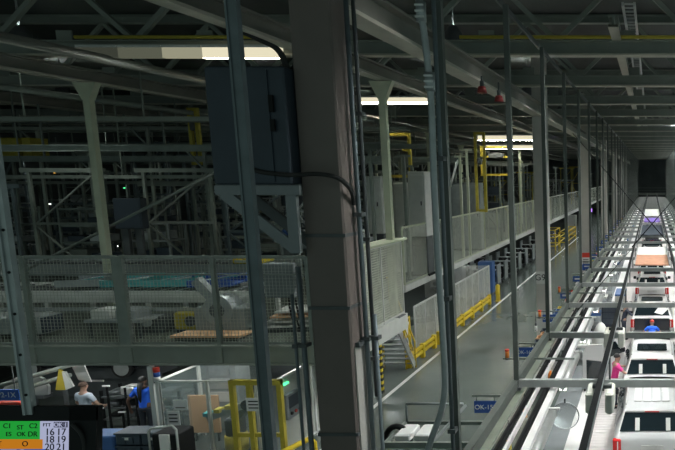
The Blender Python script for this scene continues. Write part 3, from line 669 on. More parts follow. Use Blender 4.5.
for n_, (px, py, lab) in enumerate(((602, 378, 'pale grey trolley pads hanging on the left black rail near the first crossbar'), (619, 322, 'pale grey trolley pads hanging on the left black rail behind the magenta shirted worker'))):
    q = atZ(px, py, 4.0); t = thing('rail_trolley', lab, 'trolley', (bx, q.y + .15, 3.35))
    for sx in (-.2, .14): MB().bbox(sx - .075, sx + .075, -.3, .3, .04, .42, .03).build('pad', M['pad'], t)
    MB().box(-.17, .17, -.05, .05, .42, .48).build('bracket', M['dgrey'], t); MB().box(-.03, .03, -.05, .05, .45, .6).build('hanger', M['dgrey'], t)
# round clear guard and small hanging tools
p = atZ(565, 407, 3.0); t = thing('round_mirror', 'round clear disc hanging under the rails by the grey walkway', 'disc', (p.x, p.y, 2.55))
MB().tube([(.27*math.cos(a*math.pi/14), 0, .27 + .27*math.sin(a*math.pi/14)) for a in range(29)], .012).build('rim', M['galv'], t); MB().cyl((0, -.004, .27), .26, .008, 'y', 28).build('disc', M['clearpc'], t); MB().box(-.015, .015, -.015, .015, .54, .62).build('stem', M['dgrey'], t)
def tool(px, py, z, lab, m, m2, h=.3):
    p = atZ(px, py, z); t = thing('hanging_tool', lab, 'tool', p); MB().cyl((0,0,0), .05, h*.6, r2=.04).build('body', M[m], t); MB().cyl((0,0,h*.6), .04, h*.4, r2=.02).build('grip', M[m2], t); MB().tube([(0,0,h), (0,0,h + max(.05, 3.1 - z - h))], .008).build('cable', M['black'], t)
tool(550, 381, 2.6, 'orange and white hand tool hanging between the rails', 'orange', 'white', .45)
tool(525, 417, 2.6, 'pale tan hand tool hanging between the rails', 'tan', 'white', .32)
tool(509, 449, 2.55, 'pale yellow hand tool hanging near the bottom edge', 'ochre', 'paper', .3)
tool(536, 331, 2.6, 'white hand tool hanging near the second crossbar', 'white', 'dgrey', .3)
# overhead tool frame near the bottom edge
t = thing('tool_gantry', 'grey overhead frame with white boxes and a black cable chain at the bottom edge', 'frame', (-3.6, 9.2, 3.2))
MB().box(-.75, .72, -.03, .03, -.05, .05).box(-.75, .72, .85, .9, -.03, .03).box(-.75, -.69, -.03, .9, -.03, .03).build('beam', M['rail'], t)
for x in (-.7, .1): MB().tube([(x, .87, 0), (x, .87, .35)], .02).build('upright', M['galv'], t)
MB().tube([(-.7, .87, .35), (.3, .87, .35)], .022).build('handrail', M['galv'], t)
MB().bar((.05, 0, .03), (.35, .85, .33), .04, .04).build('brace', M['galv'], t)
for q, x in enumerate((-.62, -.3)): MB().bbox(x, x + .26, .15, .6, -.02, .1, .02).build('box', M['white'], t)
MB().tube([(-.7 + .22*math.cos(a/10*math.pi), .45, -.2 + .32*math.sin(a/10*math.pi)) for a in range(11)], .05).build('cable_chain', M['black'], t)

# ================================================================== LINESIDE RACKS AND TOTES
cols = ['navybin', 'bluebin', 'offwhite', 'ochre', 'alu', 'teal', 'red', 'galv', 'tan', 'white']
cname = dict(navybin='slate', bluebin='blue', offwhite='off white', ochre='yellow', alu='metal', teal='teal', red='red', galv='grey', tan='tan', white='white')
rack0 = None; tot = {}
for k in range(20):
    y = 21.2 + 3.83*k
    lab = '%s lineside flow rack between aisle and car line, counting away from the camera' % ORD[k]
    if rack0 is None:
        rack0 = thing('flow_rack', lab, 'rack', (-3.85, y, 0), 0, 'lineside flow racks')
        for sx in (-.35, .35):
            for sy in (-1.1, 1.1): MB().box(sx - .025, sx + .025, sy - .025, sy + .025, 0, 1.65).build('upright', M['galv'], rack0)
        for z in (.4, .95, 1.5): MB().box(-.37, .37, -1.12, 1.12, z, z + .04).build('shelf', M['alu'], rack0)
    else: dup(rack0, (-3.85, y, 0), lab)
    for q in range(4):
        m = cols[(k*3 + q*7 + (q*q)) % 10]; sy = -.78 + q*.52
        z = 1.54
        if m not in tot:
            b = MB(); b.box(-.26, .26, -.2, .2, 0, .02); b.box(-.26, -.24, -.2, .2, .02, .24); b.box(.24, .26, -.2, .2, .02, .24); b.box(-.24, .24, -.2, -.18, .02, .24); b.box(-.24, .24, .18, .2, .02, .24); b.box(-.28, .28, -.22, -.2, .2, .24); b.box(-.28, .28, .2, .22, .2, .24)
            o = b.build('tote', M[m]); tot[m] = o
        else: o = tot[m].copy(); COL.objects.link(o)
        o.location = (-3.85 + rnd.uniform(-.04, .04), y + sy, z)
        tag(o, '%s tote, %s along the top shelf of the %s lineside rack' % (cname[m], ORD[q], ORD[k]), 'tote', 'totes on the lineside racks')
# carts standing on the walkway beside the cars
for k in range(14):
    y = 24 + 4.4*k + rnd.uniform(-.6, .6); m = ['white', 'bluebin', 'offwhite', 'alu'][k % 4]
    t = thing('line_cart', '%s %s parts cart on the walkway left of the cars, counting upward' % (ORD[k], {'white':'white','bluebin':'blue','offwhite':'off white','alu':'metal'}[m]), 'cart', (-2.75, y, .0), rnd.uniform(-.1, .1), 'parts carts beside the cars')
    MB().bbox(-.25, .25, -.45, .45, .75, .86, .02).build('tray', M[m], t); MB().box(-.24, .24, -.42, .42, .25, .29).build('shelf', M['galv'], t)
    for sx in (-.22, .22):
        for sy in (-.4, .4): MB().box(sx - .02, sx + .02, sy - .02, sy + .02, .1, .76).build('leg', M['galv'], t); MB().cyl((sx - .02, sy, .055), .055, .04, 'x', 10).build('caster', M['rubber'], t)
    MB().bbox(-.15, .15, -.25, .2, .86, 1.05 + .1*(k % 3), .02).build('parts_box', M[['offwhite','tan','white','ochre','bluebin'][k % 5]], t)

# ================================================================== UNDER THE LONG MEZZANINE (beside the aisle)
def trolley(x, y, lab):
    t = thing('engine_trolley', lab, 'trolley', (x, y, 0), 0, 'trolleys of dark parts beside the aisle')
    MB().box(-.9, .9, -.5, .5, .25, .33).build('deck', M['dgrey'], t)
    for sx in (-.85, .85): MB().box(sx - .04, sx + .04, -.45, .45, .3, 1.6).build('end_frame', M['galv'], t)
    for q in range(4): MB().tube([(-.6 + q*.4, -.35, .5), (-.6 + q*.4, .3, .55), (-.6 + q*.4, .3, .95), (-.6 + q*.4, -.35, 1.1)], .13, 10).build('dark_part', M['rubber'], t)
    for sx in (-.7, .7): MB().cyl((sx, -.5, .12), .12, .06, 'y', 12).build('wheel', M['black'], t)
    MB().box(-.9, .9, -.3, .3, 1.2, 1.24).build('shelf', M['galv'], t)
for n_, y in enumerate((40, 42, 44.2, 46.5, 49, 52, 55, 59)):
    trolley(-11.2, y, '%s trolley of dark parts under the mezzanine beside the aisle, counting away' % ORD[n_])
for n_, y in enumerate((39, 42, 46)): trolley(-13.6, y, '%s trolley of dark parts in the second row under the mezzanine' % ORD[n_])
p = atY(504, 284, 38.5); machine(-10.6, 38, .9, .7, 2.1, 'blue cabinet under the mezzanine just beyond the guard fence', 'bluebin', 0)
machine(-12.4, 37.2, 1.2, .7, 2.2, 'slate cabinet behind the guard fence end', 'cab', 0)
def yframe(x, y, w_, d_, h, lab, m='yellow'):
    t = thing('yellow_rack', lab, 'rack', (x, y, 0)); 
    for sx in (-w_/2, w_/2):
        for sy in (-d_/2, d_/2): MB().box(sx - .05, sx + .05, sy - .05, sy + .05, 0, h).build('post', M[m], t)
    for z in (.4, h*.6, h - .08):
        MB().box(-w_/2, w_/2, -d_/2 - .04, -d_/2 + .04, z, z + .09).box(-w_/2, w_/2, d_/2 - .04, d_/2 + .04, z, z + .09).box(-w_/2 - .04, -w_/2 + .04, -d_/2, d_/2, z, z + .09).box(w_/2 - .04, w_/2 + .04, -d_/2, d_/2, z, z + .09).build('rail', M[m], t)
    return t
yframe(-10.6, 62, 1.6, 3.0, 2.1, 'yellow open rack beside the aisle, seen just right of the column G9')
yframe(-9.6, 68, .8, 8, 1.5, 'long yellow rail frame beside the aisle, left of the third column')
machine(-10.2, 76, 1.2, 1, 2.6, 'pale cabinet far down the aisle', 'alu', 0)
t = MB().box(-10.2, -8.8, 88, 88.2, 2.3, 2.75); tag(t.build('violet_sign', M['violetled']), 'small violet lit sign far down the aisle', 'sign')
# rear bridge closing the hall
t = thing('cross_bridge', 'dark walkway bridge across the far end of the hall', 'bridge', (0, 126, 0))
MB().box(-9, 9, -.6, .6, 3.6, 4.0).build('deck', M['truss'], t); MB().box(-9, 9, -.65, -.6, 5.0, 5.1).box(-9, 9, -.65, -.6, 4.5, 4.56).build('railing', M['rail'], t)
for x in (-8, -3, 3, 8): MB().box(x - .2, x + .2, -.3, .3, 0, 3.6).build('leg', M['truss'], t)
# ================================================================== CARS
ST = [ # y, half width, z belt, half width roof, z roof, z low
 (0.00,.86,.93,.80,.98,.42),(.06,.93,1.06,.86,1.10,.32),(.16,.955,1.09,.85,1.20,.27),(.48,.97,1.08,.72,1.58,.25),(.66,.975,1.07,.71,1.64,.25),
 (1.6,.975,1.06,.71,1.67,.24),(2.6,.975,1.04,.70,1.65,.24),(2.95,.975,1.03,.69,1.58,.24),(3.68,.97,1.00,.84,1.08,.24),(3.8,.965,.99,.82,1.03,.24),(4.15,.93,.92,.78,.97,.26),(4.4,.86,.80,.70,.86,.3),(4.48,.78,.66,.62,.70,.36)]
def car_body():
    m = MB(); rows = []
    for y, w_, zb, wr, zr, zl in ST:
        row = [(-w_*.90, y, zl), (-w_*.985, y, zl + .12), (-w_, y, (zl + zb)/2), (-w_*.985, y, zb - .05), (-w_*.955, y, zb), (-wr, y, max(zb + .02, zr - .04)), (-wr*.93, y, zr + .0), (-wr*.5, y, zr + .03), (0, y, zr + .035)]
        rows.append(row + [(-x, yy, z) for x, yy, z in reversed(row[:-1])])
    n = len(rows[0]); vs = [p for r in rows for p in r]; fs = []
    for i in range(len(rows) - 1):
        for j in range(n - 1): fs.append((i*n + j, i*n + j + 1, (i+1)*n + j + 1, (i+1)*n + j))
        fs.append((i*n + n - 1, i*n, (i+1)*n, (i+1)*n + n - 1))
    fs.append(tuple(range(n))[::-1]); fs.append(tuple((len(rows)-1)*n + j for j in range(n)))
    return m.add(vs, fs, True)
def lerp(a, b, t): return tuple(x + (y - x)*t for x, y in zip(a, b))
def pane(bl, br, tr, tl, off, n=5, bulge=.03):
    """slightly curved pane between four corners, pushed out along off"""
    vs = []; o = Vector(off)
    for j in range(n + 1):
        for i in range(n + 1):
            u, v = i/n, j/n; p = Vector(lerp(lerp(bl, br, u), lerp(tl, tr, u), v)); vs.append(p + o*(1 + 0) + o.normalized()*bulge*math.sin(math.pi*u))
    fs = [(j*(n+1)+i, j*(n+1)+i+1, (j+1)*(n+1)+i+1, (j+1)*(n+1)+i) for j in range(n) for i in range(n)]
    return MB().add(vs, fs, True)
def make_car(label, y, paint, opts=()):
    t = thing('suv_car', label, 'car', (0, y, .05), 0, 'SUVs on the assembly line')
    b = car_body().build('body', M[paint], t); s = b.modifiers.new('sub', 'SUBSURF'); s.levels = 1; s.render_levels = 2
    bl, br = (-.80, .17, 1.165), (.80, .17, 1.165); tl, tr = (-.67, .475, 1.55), (.67, .475, 1.55)
    pane(bl, br, tr, tl, (0, -.03, .045)).build('rear_window', M['glass'], t)
    pane((-.66, 2.99, 1.57), (.66, 2.99, 1.57), (.80, 3.66, 1.10), (-.80, 3.66, 1.10), (0, .015, .035)).build('windscreen', M['glass'], t)
    for sx in (-1, 1):
        for (y0, y1, n0, n1) in ((.55, 1.35, .35, 0), (1.42, 2.25, 0, 0), (2.32, 3.45, 0, .75)):
            pts = [(sx*.945, y0, 1.11), (sx*.945, y1, 1.11), (sx*.735, y1 - n1, 1.565), (sx*.735, y0 + n0*.4, 1.55)]
            q = MB().add([Vector(p) + Vector((sx*.02, 0, .02)) for p in pts], [(0, 1, 2, 3)]); q.build('side_window', M['glass'], t)
        r = MB().tube([(sx*.66, .75, 1.67), (sx*.66, .9, 1.73), (sx*.66, 2.5, 1.73), (sx*.66, 2.7, 1.66)], .022, 6); r.build('roof_rail', M['alu'], t)
        l = MB(); l.bbox(min(sx*.76, sx*.96), max(sx*.76, sx*.96), -.02, .14, .70, 1.06, .02); o = l.build('tail_lamp', M['tail'], t)
        MB().box(sx*.84 - .012, sx*.84 + .012, -.028, -.018, .74, 1.02).build('lamp_bar', M['carwhite'], o)
        m_ = MB().bbox(min(sx*.98, sx*1.16), max(sx*.98, sx*1.16), 3.05, 3.17, 1.05, 1.23, .03); m_.build('mirror', M['cardark'], t)
        for yy in (.82, 3.85):
            wh = MB().cyl((sx*.86 if sx > 0 else -.98 + .0, yy, .33), .335, .13, 'x', 22).build('wheel', M['tyre'], t)
            MB().cyl((sx*.985 if sx > 0 else -1.0, yy, .33), .25, .012, 'x', 18).build('rim', M['alu'], wh)
        MB().box(sx*.982 - .01, sx*.982 + .01, 1.55, 1.75, .93, .96).box(sx*.982 - .01, sx*.982 + .01, 2.45, 2.65, .92, .95).build('door_handle', M[paint], t)
        MB().bbox(min(sx*.55, sx*.85), max(sx*.55, sx*.85), 4.26, 4.44, .68, .82, .02).build('head_lamp', M['alu'], t)
    MB().bbox(-.84, .84, -.07, .1, .34, .60, .04).build('bumper', M['dgrey'], t)
    MB().box(-.27, .27, -.035, -.01, .80, .93).build('plate_recess', M['alu'], t)
    MB().box(-.66, .66, .40, .54, 1.60, 1.64).build('spoiler', M[paint], t)
    MB().box(-.18, .18, .392, .402, 1.606, 1.63).build('brake_light', M['tail'], t)
    if 'sunroof' in opts: MB().bbox(-.50, .50, 1.1, 1.85, 1.69, 1.735, .02).build('sunroof', M['glass'], t)
    if 'panels' in opts:  # panels: white strips painting reflections on the roof
        for q in range(4): MB().box(-.46 + q*.24, -.27 + q*.24, .9, 2.5, 1.688, 1.706).build('roof_reflection', M['carwhite'], t)  # whiter strips paint light reflected in the roof
    if 'seats' in opts:
        for x in (-.36, .40): MB().bar((x, .13, 1.24), (x, .315, 1.49), .11, .012, (0, -1, .7)).build('protective_strip', M['offwhite'], t)
    return t
CR = 13.95; PITCH = 6.6; CYS = [13.72, 18.25, 26.3, 34.0] + [40.6 + 6.6*k for k in range(10)]
c0 = make_car('pale silver SUV at the bottom of the view, cut by the picture edge', CR, 'carsilver', ('panels', 'seats'))
c1 = make_car('white SUV with a dark sunroof, second up the line, beside the magenta shirted worker', CYS[1], 'carwhite', ('sunroof', 'seats'))
c2 = make_car('white SUV with black open tailgate area, third up the line', CYS[2], 'carwhite', ('sunroof',))
MB().bbox(-.80, .80, -.05, .03, .58, 1.12, .03).build('tailgate_opening', M['cardark'], c2)
MB().add([(.1, .2, 1.34), (.45, .1, 1.26), (.75, .3, 1.50), (.35, .42, 1.62)], [(0, 1, 2, 3)]).build('paper_sheet', M['paper'], c2)
for k in range(3, 14):
    lab = '%s SUV up the assembly line from the bottom of the view' % ORD[k]
    if k == 3: lab = 'white SUV with papers behind its rear window, fourth up the line'
    if k == 6: lab = 'dark SUV standing between white ones far up the line'
    src = c1 if k not in (6,) else None
    if k == 6: make_car(lab, CYS[k], 'cardark')
    else:
        c = dup(c1, (0, CYS[k], .05), lab)
def canopy(y0, y1, hw, lab, ms, z=3.3):
    t = thing('canopy_sheet', lab, 'sheet', (0, y0, z)); L = y1 - y0
    for q, m in enumerate(ms): MB().box(-hw, hw, L*q/len(ms) + .01, L*(q+1)/len(ms) - .01, 0, .05).build('sheet', M[m], t)
    for sx in (-hw, hw): MB().box(sx - .03, sx + .03, 0, L, -.01, .08).build('edge_bar', M['galv'], t)
canopy(28.0, 35.2, .83, 'peach and white sheet lying on the crossbars above the car line', ('peach', 'white'))
canopy(42.5, 51, .83, 'dark sheet lying on the crossbars far up the car line', ('cab',))
canopy(55, 60, .75, 'violet sheet lying on the crossbars at the far end of the line', ('purple',))
canopy(63, 76, .83, 'pale sheet on the crossbars beyond the violet one', ('offwhite',))
# open front door of the second car
t = thing('car_door', 'x', 'car door', (0, 0, 0))
bpy.data.objects.remove(t)
dr = MB().poly([(0, 0, .3), (0, 1.05, .3), (0, 1.1, 1.0), (0, .6, 1.6), (0, .05, 1.6), (0, 0, 1.0)], .09, (1, 0, 0))
def door(parent, loc, rz):
    d_ = dr.build('open_door', M['carwhite'], parent, loc); d_.rotation_euler = (0, 0, rz)
    MB().poly([(-.008, .1, 1.02), (-.008, .98, 1.02), (-.008, .57, 1.53), (-.008, .12, 1.53)], .106, (1, 0, 0)).build('door_window', M['glass'], d_)
    MB().box(-.03, .0, .05, .2, .88, .92).build('door_handle', M['dgrey'], d_)
door(c1, (-1.75, 2.45, 0), R(-38))
# big white front panel / bumper carrier on the walkway left of the second car
t = thing('panel_carrier', 'white door carrier with dark windows standing beside the magenta shirted worker', 'carrier', (-2.02, 20.3, .06))
MB().poly([(-.42, 0, .2), (.32, 0, .2), (.36, 0, 1.0), (.30, 0, 1.62), (-.25, 0, 1.6), (-.40, 0, 1.3)], .1, (0, 1, 0)).build('door_panel', M['carwhite'], t)
MB().poly([(-.27, -.01, .3), (.24, -.01, .3), (.26, -.01, 1.02), (-.27, -.01, 1.08)], .12, (0, 1, 0)).build('door_glass', M['glass'], t)
MB().box(-.4, .4, -.2, .3, .1, .2).build('base', M['galv'], t)
for sx in (-.32, .32):
    for sy in (-.15, .25): MB().cyl((sx - .02, sy, .05), .05, .04, 'x', 10).build('caster', M['rubber'], t)
t = thing('seat_unit', 'big rounded off white cover standing left of the third car', 'cover', (-2.15, 24.6, .06)); MB().sphere((0, 0, .0), .42, .5, 1.35, 16, 8, 0).build('cover', M['offwhite'], t); MB().box(-.35, .35, -.35, .35, 0, .08).build('base', M['galv'], t)
t = thing('blue_rack', 'pale blue sheeted cart left of the fourth car', 'cart', (-1.75, 33.3, .05)); MB().bbox(-.3, .3, -.9, .9, .9, 1.0, .02).build('cover', M['bluebin'], t); MB().box(-.3, .3, -.9, .9, .12, .9).build('body', M['offwhite'], t)
for sy in (-.7, .7): MB().cyl((-.2, sy, .06), .06, .4, 'x', 10).build('wheel', M['rubber'], t)
# ================================================================== PEOPLE
def skin_mesh(name, verts, edges, m, parent=None, sub=2):
    me = bpy.data.meshes.new(name); me.from_pydata([v[0] for v in verts], edges, []); me.update()
    o = bpy.data.objects.new(name, me); COL.objects.link(o); me.materials.append(m)
    if parent: o.parent = parent
    sk = o.modifiers.new('Skin', 'SKIN'); sk.use_smooth_shade = True
    for sv, v in zip(me.skin_vertices[0].data, verts):
        r = v[1]; sv.radius = r if isinstance(r, tuple) else (r, r); sv.use_root = False
    me.skin_vertices[0].data[0].use_root = True
    ss = o.modifiers.new('Sub', 'SUBSURF'); ss.levels = 1; ss.render_levels = sub
    return o
def person(label, loc, rz, shirt, trousers, skin, hairm, lean=(0,0,0), arms=None, legs=None, head=(0,.0,0), cap=None, hips_z=.93, long_sleeve=False):
    """standing adult about 1.76 m, facing +Y before rotation"""
    H0 = Vector((0, 0, hips_z)); L = Vector(lean)
    sp = [H0, H0 + Vector((0, .0, .17)) + L*.3, H0 + Vector((0, .01, .36)) + L*.7, H0 + Vector((0, -.01, .50)) + L]
    neck = sp[3] + Vector((0, .0, .10)) + L*.2; hd = neck + Vector((0, .03, .12)) + Vector(head); top = hd + Vector((0, .0, .10)) + Vector(head)*.3
    arms = arms or [((-.25, -.02, -.30), (-.27, .06, -.55)), ((.25, -.02, -.30), (.27, .06, -.55))]
    legs = legs or [((-.10, .02, .50), (-.11, -.02, .09)), ((.10, .02, .50), (.11, -.02, .09))]
    V = []; E = []
    def ad(p, r, prev=None):
        V.append((tuple(p), r)); i = len(V) - 1
        if prev is not None: E.append((prev, i))
        return i
    a = ad(sp[0], (.135, .10)); b = ad(sp[1], (.125, .095), a); c = ad(sp[2], (.15, .11), b); d = ad(sp[3], (.10, .085), c); e = ad(neck, .058, d); f = ad(hd - Vector((0,0,.02)), (.092, .108), e); g = ad(top - Vector((0,0,.02)), (.082, .092), f)
    nose = ad(hd + Vector((0, .11, -.01)), .013, f)
    wr = []
    for s_, (el, wi) in zip((-1, 1), arms):
        sh = sp[3] + Vector((s_*.18, 0, -.02)); k = ad(sh, .062, d); e1 = sh + Vector(el)*1.0; e2 = sh + Vector(wi)
        q = ad(e1, .042, k); w_ = ad(e2, .028, q); dr_ = (e2 - e1).normalized(); pm = e2 + dr_*.075; p = ad(pm, (.036, .02), w_)
        side = dr_.cross(Vector((s_, .2, .1))).normalized()
        for fi, (o_, ln) in enumerate(((-.03, .075), (-.01, .088), (.01, .082), (.03, .065))):
            t1 = ad(pm + dr_*.04 + side*o_, .010, p); t2 = ad(pm + dr_*(.04 + ln*.6) + side*o_ + Vector((-s_*.012, .006, 0)), .009, t1); ad(pm + dr_*(.04 + ln) + side*o_ + Vector((-s_*.03, .012, 0)), .008, t2)
        th = ad(pm - dr_*.03 + side*.045, .011, p); ad(pm + dr_*.02 + side*.075, .009, th)
        wr.append((sh, e1, e2))
    for s_, (kn, an) in zip((-1, 1), legs):
        h = ad(H0 + Vector((s_*.10, 0, -.06)), .092, a); k = ad(kn, .06, h); n_ = ad(an, .042, k); ad(Vector(an) + Vector((0, .15, -.045)), (.045, .03), n_)
    body = skin_mesh('person', V, E, M[skin]); body.location = loc; body.rotation_euler = (0, 0, rz); tag(body, label, 'person')
    V = []; E = []
    a = ad(sp[0] + Vector((0,0,-.13)), (.165, .130)); b = ad(sp[1], (.150, .118), a); c = ad(sp[2], (.178, .135), b); d = ad(sp[3], (.125, .108), c); ad(sp[3] + Vector((0,0,.06)) + L*.12, (.092, .085), d)
    for sh, e1, e2 in wr:
        k = ad(sh, .078, d); q = ad(sh.lerp(e1, .7), .062, k)
        if long_sleeve: q2 = ad(e1, .055, q); ad(e1.lerp(e2, .9), .04, q2)
    skin_mesh('shirt', V, E, M[shirt], body)
    V = []; E = []
    a = ad(sp[0] + Vector((0,0,.02)), (.150, .116))
    for s_, (kn, an) in zip((-1, 1), legs):
        h = ad(H0 + Vector((s_*.105, 0, -.08)), .102, a); k = ad(kn, .074, h); ad(an, .058, k)
    skin_mesh('trousers', V, E, M[trousers], body)
    sh_ = MB()
    for s_, (kn, an) in zip((-1, 1), legs):
        x, y, z = an; sh_ = MB().bbox(x - .05, x + .05, y - .08, y + .2, max(0, z - .09), z + .0, .025); sh_.build('shoe', M['rubber'], body)
    if hairm:
        o = MB().sphere(tuple(hd + Vector((0, -.022, .045))), .096, .108, .10, 14, 8, -.25).build('hair', M[hairm], body)
    if cap:
        MB().sphere(tuple(hd + Vector((0, -.0, .055))), .10, .112, .09, 14, 6, 0).bbox(hd.x - .07, hd.x + .07, hd.y + .08, hd.y + .19, hd.z + .05, hd.z + .065, .01).build('cap', M[cap], body)
    for s_ in (-1, 1):
        MB().sphere(tuple(hd + Vector((s_*.032, .083, .02))), .011, .008, .009, 8, 6).build('eye', M['ink'], body)
        MB().sphere(tuple(hd + Vector((s_*.083, .0, .0))), .014, .024, .034, 8, 6).build('ear', M[skin], body)
    MB().box(hd.x - .024, hd.x + .024, hd.y + .082, hd.y + .09, hd.z - .055, hd.z - .045).build('mouth', M['red'], body)
    return body
fwd = [((-.24, .08, -.28), (-.20, .32, -.32)), ((.24, .08, -.28), (.20, .32, -.32))]
p = atY(84, 395, 16.2)
person('person with cropped hair and pale grey shirt seen from behind, under the mezzanine', (p.x, 16.2, 0), R(-8), 'shirtgrey', 'jeans', 'skin', 'hairshort', arms=[((-.17, .08, -.30), (-.06, .30, -.40)), ((.17, .08, -.30), (.06, .30, -.40))])
p = atY(144, 395, 16.3)
person('person in a royal blue shirt with long dark hair, seen from behind', (p.x, 16.3, .12), R(5), 'shirtblue', 'jeans', 'skin2', 'hair')
bpy.context.view_layer.update()
pb = [o for o in COL.objects if o.get('label', '').startswith('person in a royal')][0]
MB().tube([(0, -.07, 1.62), (0, -.155, 1.45), (0, -.165, 1.2), (0, -.15, 1.08)], [.07, .05, .04, .015], 8).build('hair_braid', M['hair'], pb)
t = MB().box(pb.location.x - .5, pb.location.x + .5, 15.95, 16.8, 0, .12); tag(t.build('step_platform', M['dgrey']), 'low dark step under the person in the blue shirt', 'step')
p = atZ(603, 362, 1.3)
person('person in a magenta shirt reaching toward the second white car', (-1.22, 18.7, .05), R(-70), 'shirtpink', 'navy', 'skin', 'hair', lean=(0, .08, 0), arms=[((-.18, .2, -.18), (-.08, .46, -.16)), ((.18, .2, -.2), (.1, .46, -.2))])
person('person in dark navy clothes leaning to the third white car', (-1.3, 26.9, .05), R(-75), 'navy', 'navy', 'skin', 'hair', lean=(0, .12, -.02), arms=[((-.2, .18, -.2), (-.12, .45, -.22)), ((.2, .18, -.2), (.12, .45, -.22))], long_sleeve=True)
person('person with a red cap and blue shirt stooping behind the third white car', (0.0, 25.45, .05), R(0), 'shirtblue', 'navy', 'skin', None, lean=(0, .26, -.16), arms=[((-.2, .16, -.22), (-.14, .40, -.3)), ((.2, .16, -.22), (.14, .40, -.3))], cap='red', hips_z=.52, legs=[((-.15, .32, .44), (-.13, -.02, .09)), ((.15, .32, .44), (.13, -.02, .09))])
# ================================================================== FOREGROUND
# channel posts
def channel_post(px0, py0, px1, Y, z0, z1, w_, lab, m, holes=True):
    x = atY(px0, py0, Y).x
    t = thing('channel_post', lab, 'post', (x, Y, 0))
    c = MB(); h = w_/2; c.box(-h, h, -.02, .0, z0, z1); c.box(-h, -h + .015, 0, w_*.5, z0, z1); c.box(h - .015, h, 0, w_*.5, z0, z1); c.box(-h - .012, -h + .012, -.035, -.02, z0, z1)
    c.build('channel', M[m], t)
    if holes:
        z = max(z0, 3) + .2
        while z < min(z1, 10): MB().cyl((0, -.026, z), .014, .006, 'y', 8).build('bolt_head', M['black'], t); z += .4
    return t
channel_post(251, 225, 0, 6.9, 0, 13.3, .11, 'blue grey channel post left of the slate cabinet, running full height', 'strut', False)
channel_post(21.5, 345, 0, 5.6, 5.2, 13.3, .065, 'slim pale channel post at the left edge above the andon screen', 'galv')
# slate cabinet on the big column
YF = 8.45
a = atY(214, 186, YF); b = atY(290, 66, YF)
t = thing('electrical_cabinet', 'dark slate electrical cabinet mounted beside the foreground column', 'cabinet', (a.x, YF, a.z)); w_ = b.x - a.x - .1; h = b.z - a.z
MB().bbox(0, w_, 0, .55, .02, h, .02).build('body', M['cab'], t); MB().box(.03, w_ - .22, -.02, 0, .06, h - .05).build('door', M['cab'], t)
MB().box(w_ - .21, w_ - .15, -.045, -.02, h*.62, h*.76).box(w_ - .21, w_ - .15, -.045, -.02, h*.46, h*.56).build('latch', M['black'], t)
bz = a.z
t = thing('wall_bracket', 'grey triangular steel bracket under the slate cabinet', 'bracket', (a.x, YF, bz))
for yy in (.03, .5):
    MB().bar((0, yy, -.06), (w_ + .1, yy, -.06), .06, .13).build('top_bar', M['bracket'], t)
    MB().bar((w_ - .03, yy + .004, -.13), (w_ - .03, yy + .004, -.95), .15, .066, (0,1,0)).build('upright', M['bracket'], t)
    MB().bar((.10, yy, -.1), (w_ - .05, yy, -.88), .05, .15).build('diagonal', M['bracket' if yy < .2 else 'dgrey'], t)
# cables and conduits round the column
def cable(pts, r, lab, m='rubber', name='cable', cat='cable'):
    # smooth through the points
    P = [Vector(p) for p in pts]; out = []
    for i in range(len(P) - 1):
        p0, p1, p2, p3 = P[max(i-1, 0)], P[i], P[i+1], P[min(i+2, len(P)-1)]
        for k in range(6):
            u = k/6; out.append(.5*((2*p1) + (p2 - p0)*u + (2*p0 - 5*p1 + 4*p2 - p3)*u*u + (3*p1 - p0 - 3*p2 + p3)*u**3))
    out.append(P[-1]); return tag(MB().tube(out, r).build(name, M[m]), lab, cat)
Y = 8.42
cable([atY(250, 168, Y), atY(262, 172, Y), atY(290, 175, Y), atY(318, 174, Y), atY(338, 178, Y), atY(351, 190, Y + .3), atY(354, 204, Y + .5)], .032, 'thick black cable looping from the slate cabinet across the foreground column')
for k in range(3): cable([atY(236 + k*2, 30 + k, 8.7), atY(262 + k*2, 42, 8.7), atY(276 + k*2, 50, 8.7), atY(284 + k*2, 66, 8.7), atY(290 + k*1.5, 100, 8.7), atY(292 + k*1.5, 180, 8.7)], .02, '%s of the black cables arching down beside the top of the slate cabinet' % ORD[k])
def conduit(x, y, z0, z1, r, lab, m='galv', n=3):
    t = thing('conduit', lab, 'conduit', (x, y, 0)); MB().tube([(0,0,z0), (0,0,z1)], r, 10).build('tube', M[m], t)
    for k in range(n):
        z = max(z0, 2.5) + .6 + k*1.9
        if z < z1: MB().box(-r*1.8, r*1.8, -r*1.5, r*2.5, z, z + .06).build('clamp', M['dgrey'], t)
conduit(-5.13, 8.6, 0, 6.2, .035, 'upright conduit hugging the left edge of the foreground column', 'strut')
conduit(-5.22, 8.55, 0, 5.8, .022, 'thin conduit left of the foreground column', 'strut')
conduit(-4.37, 8.95, 0, 13.2, .035, 'bright conduit just right of the foreground column', 'strut')
conduit(-4.25, 9.0, 0, 5.4, .03, 'second thinner conduit right of the foreground column', 'strut')
conduit(-4.41, 9.25, 4.0, 13.2, .03, 'dark conduit tight against the right face of the foreground column', 'dgrey')
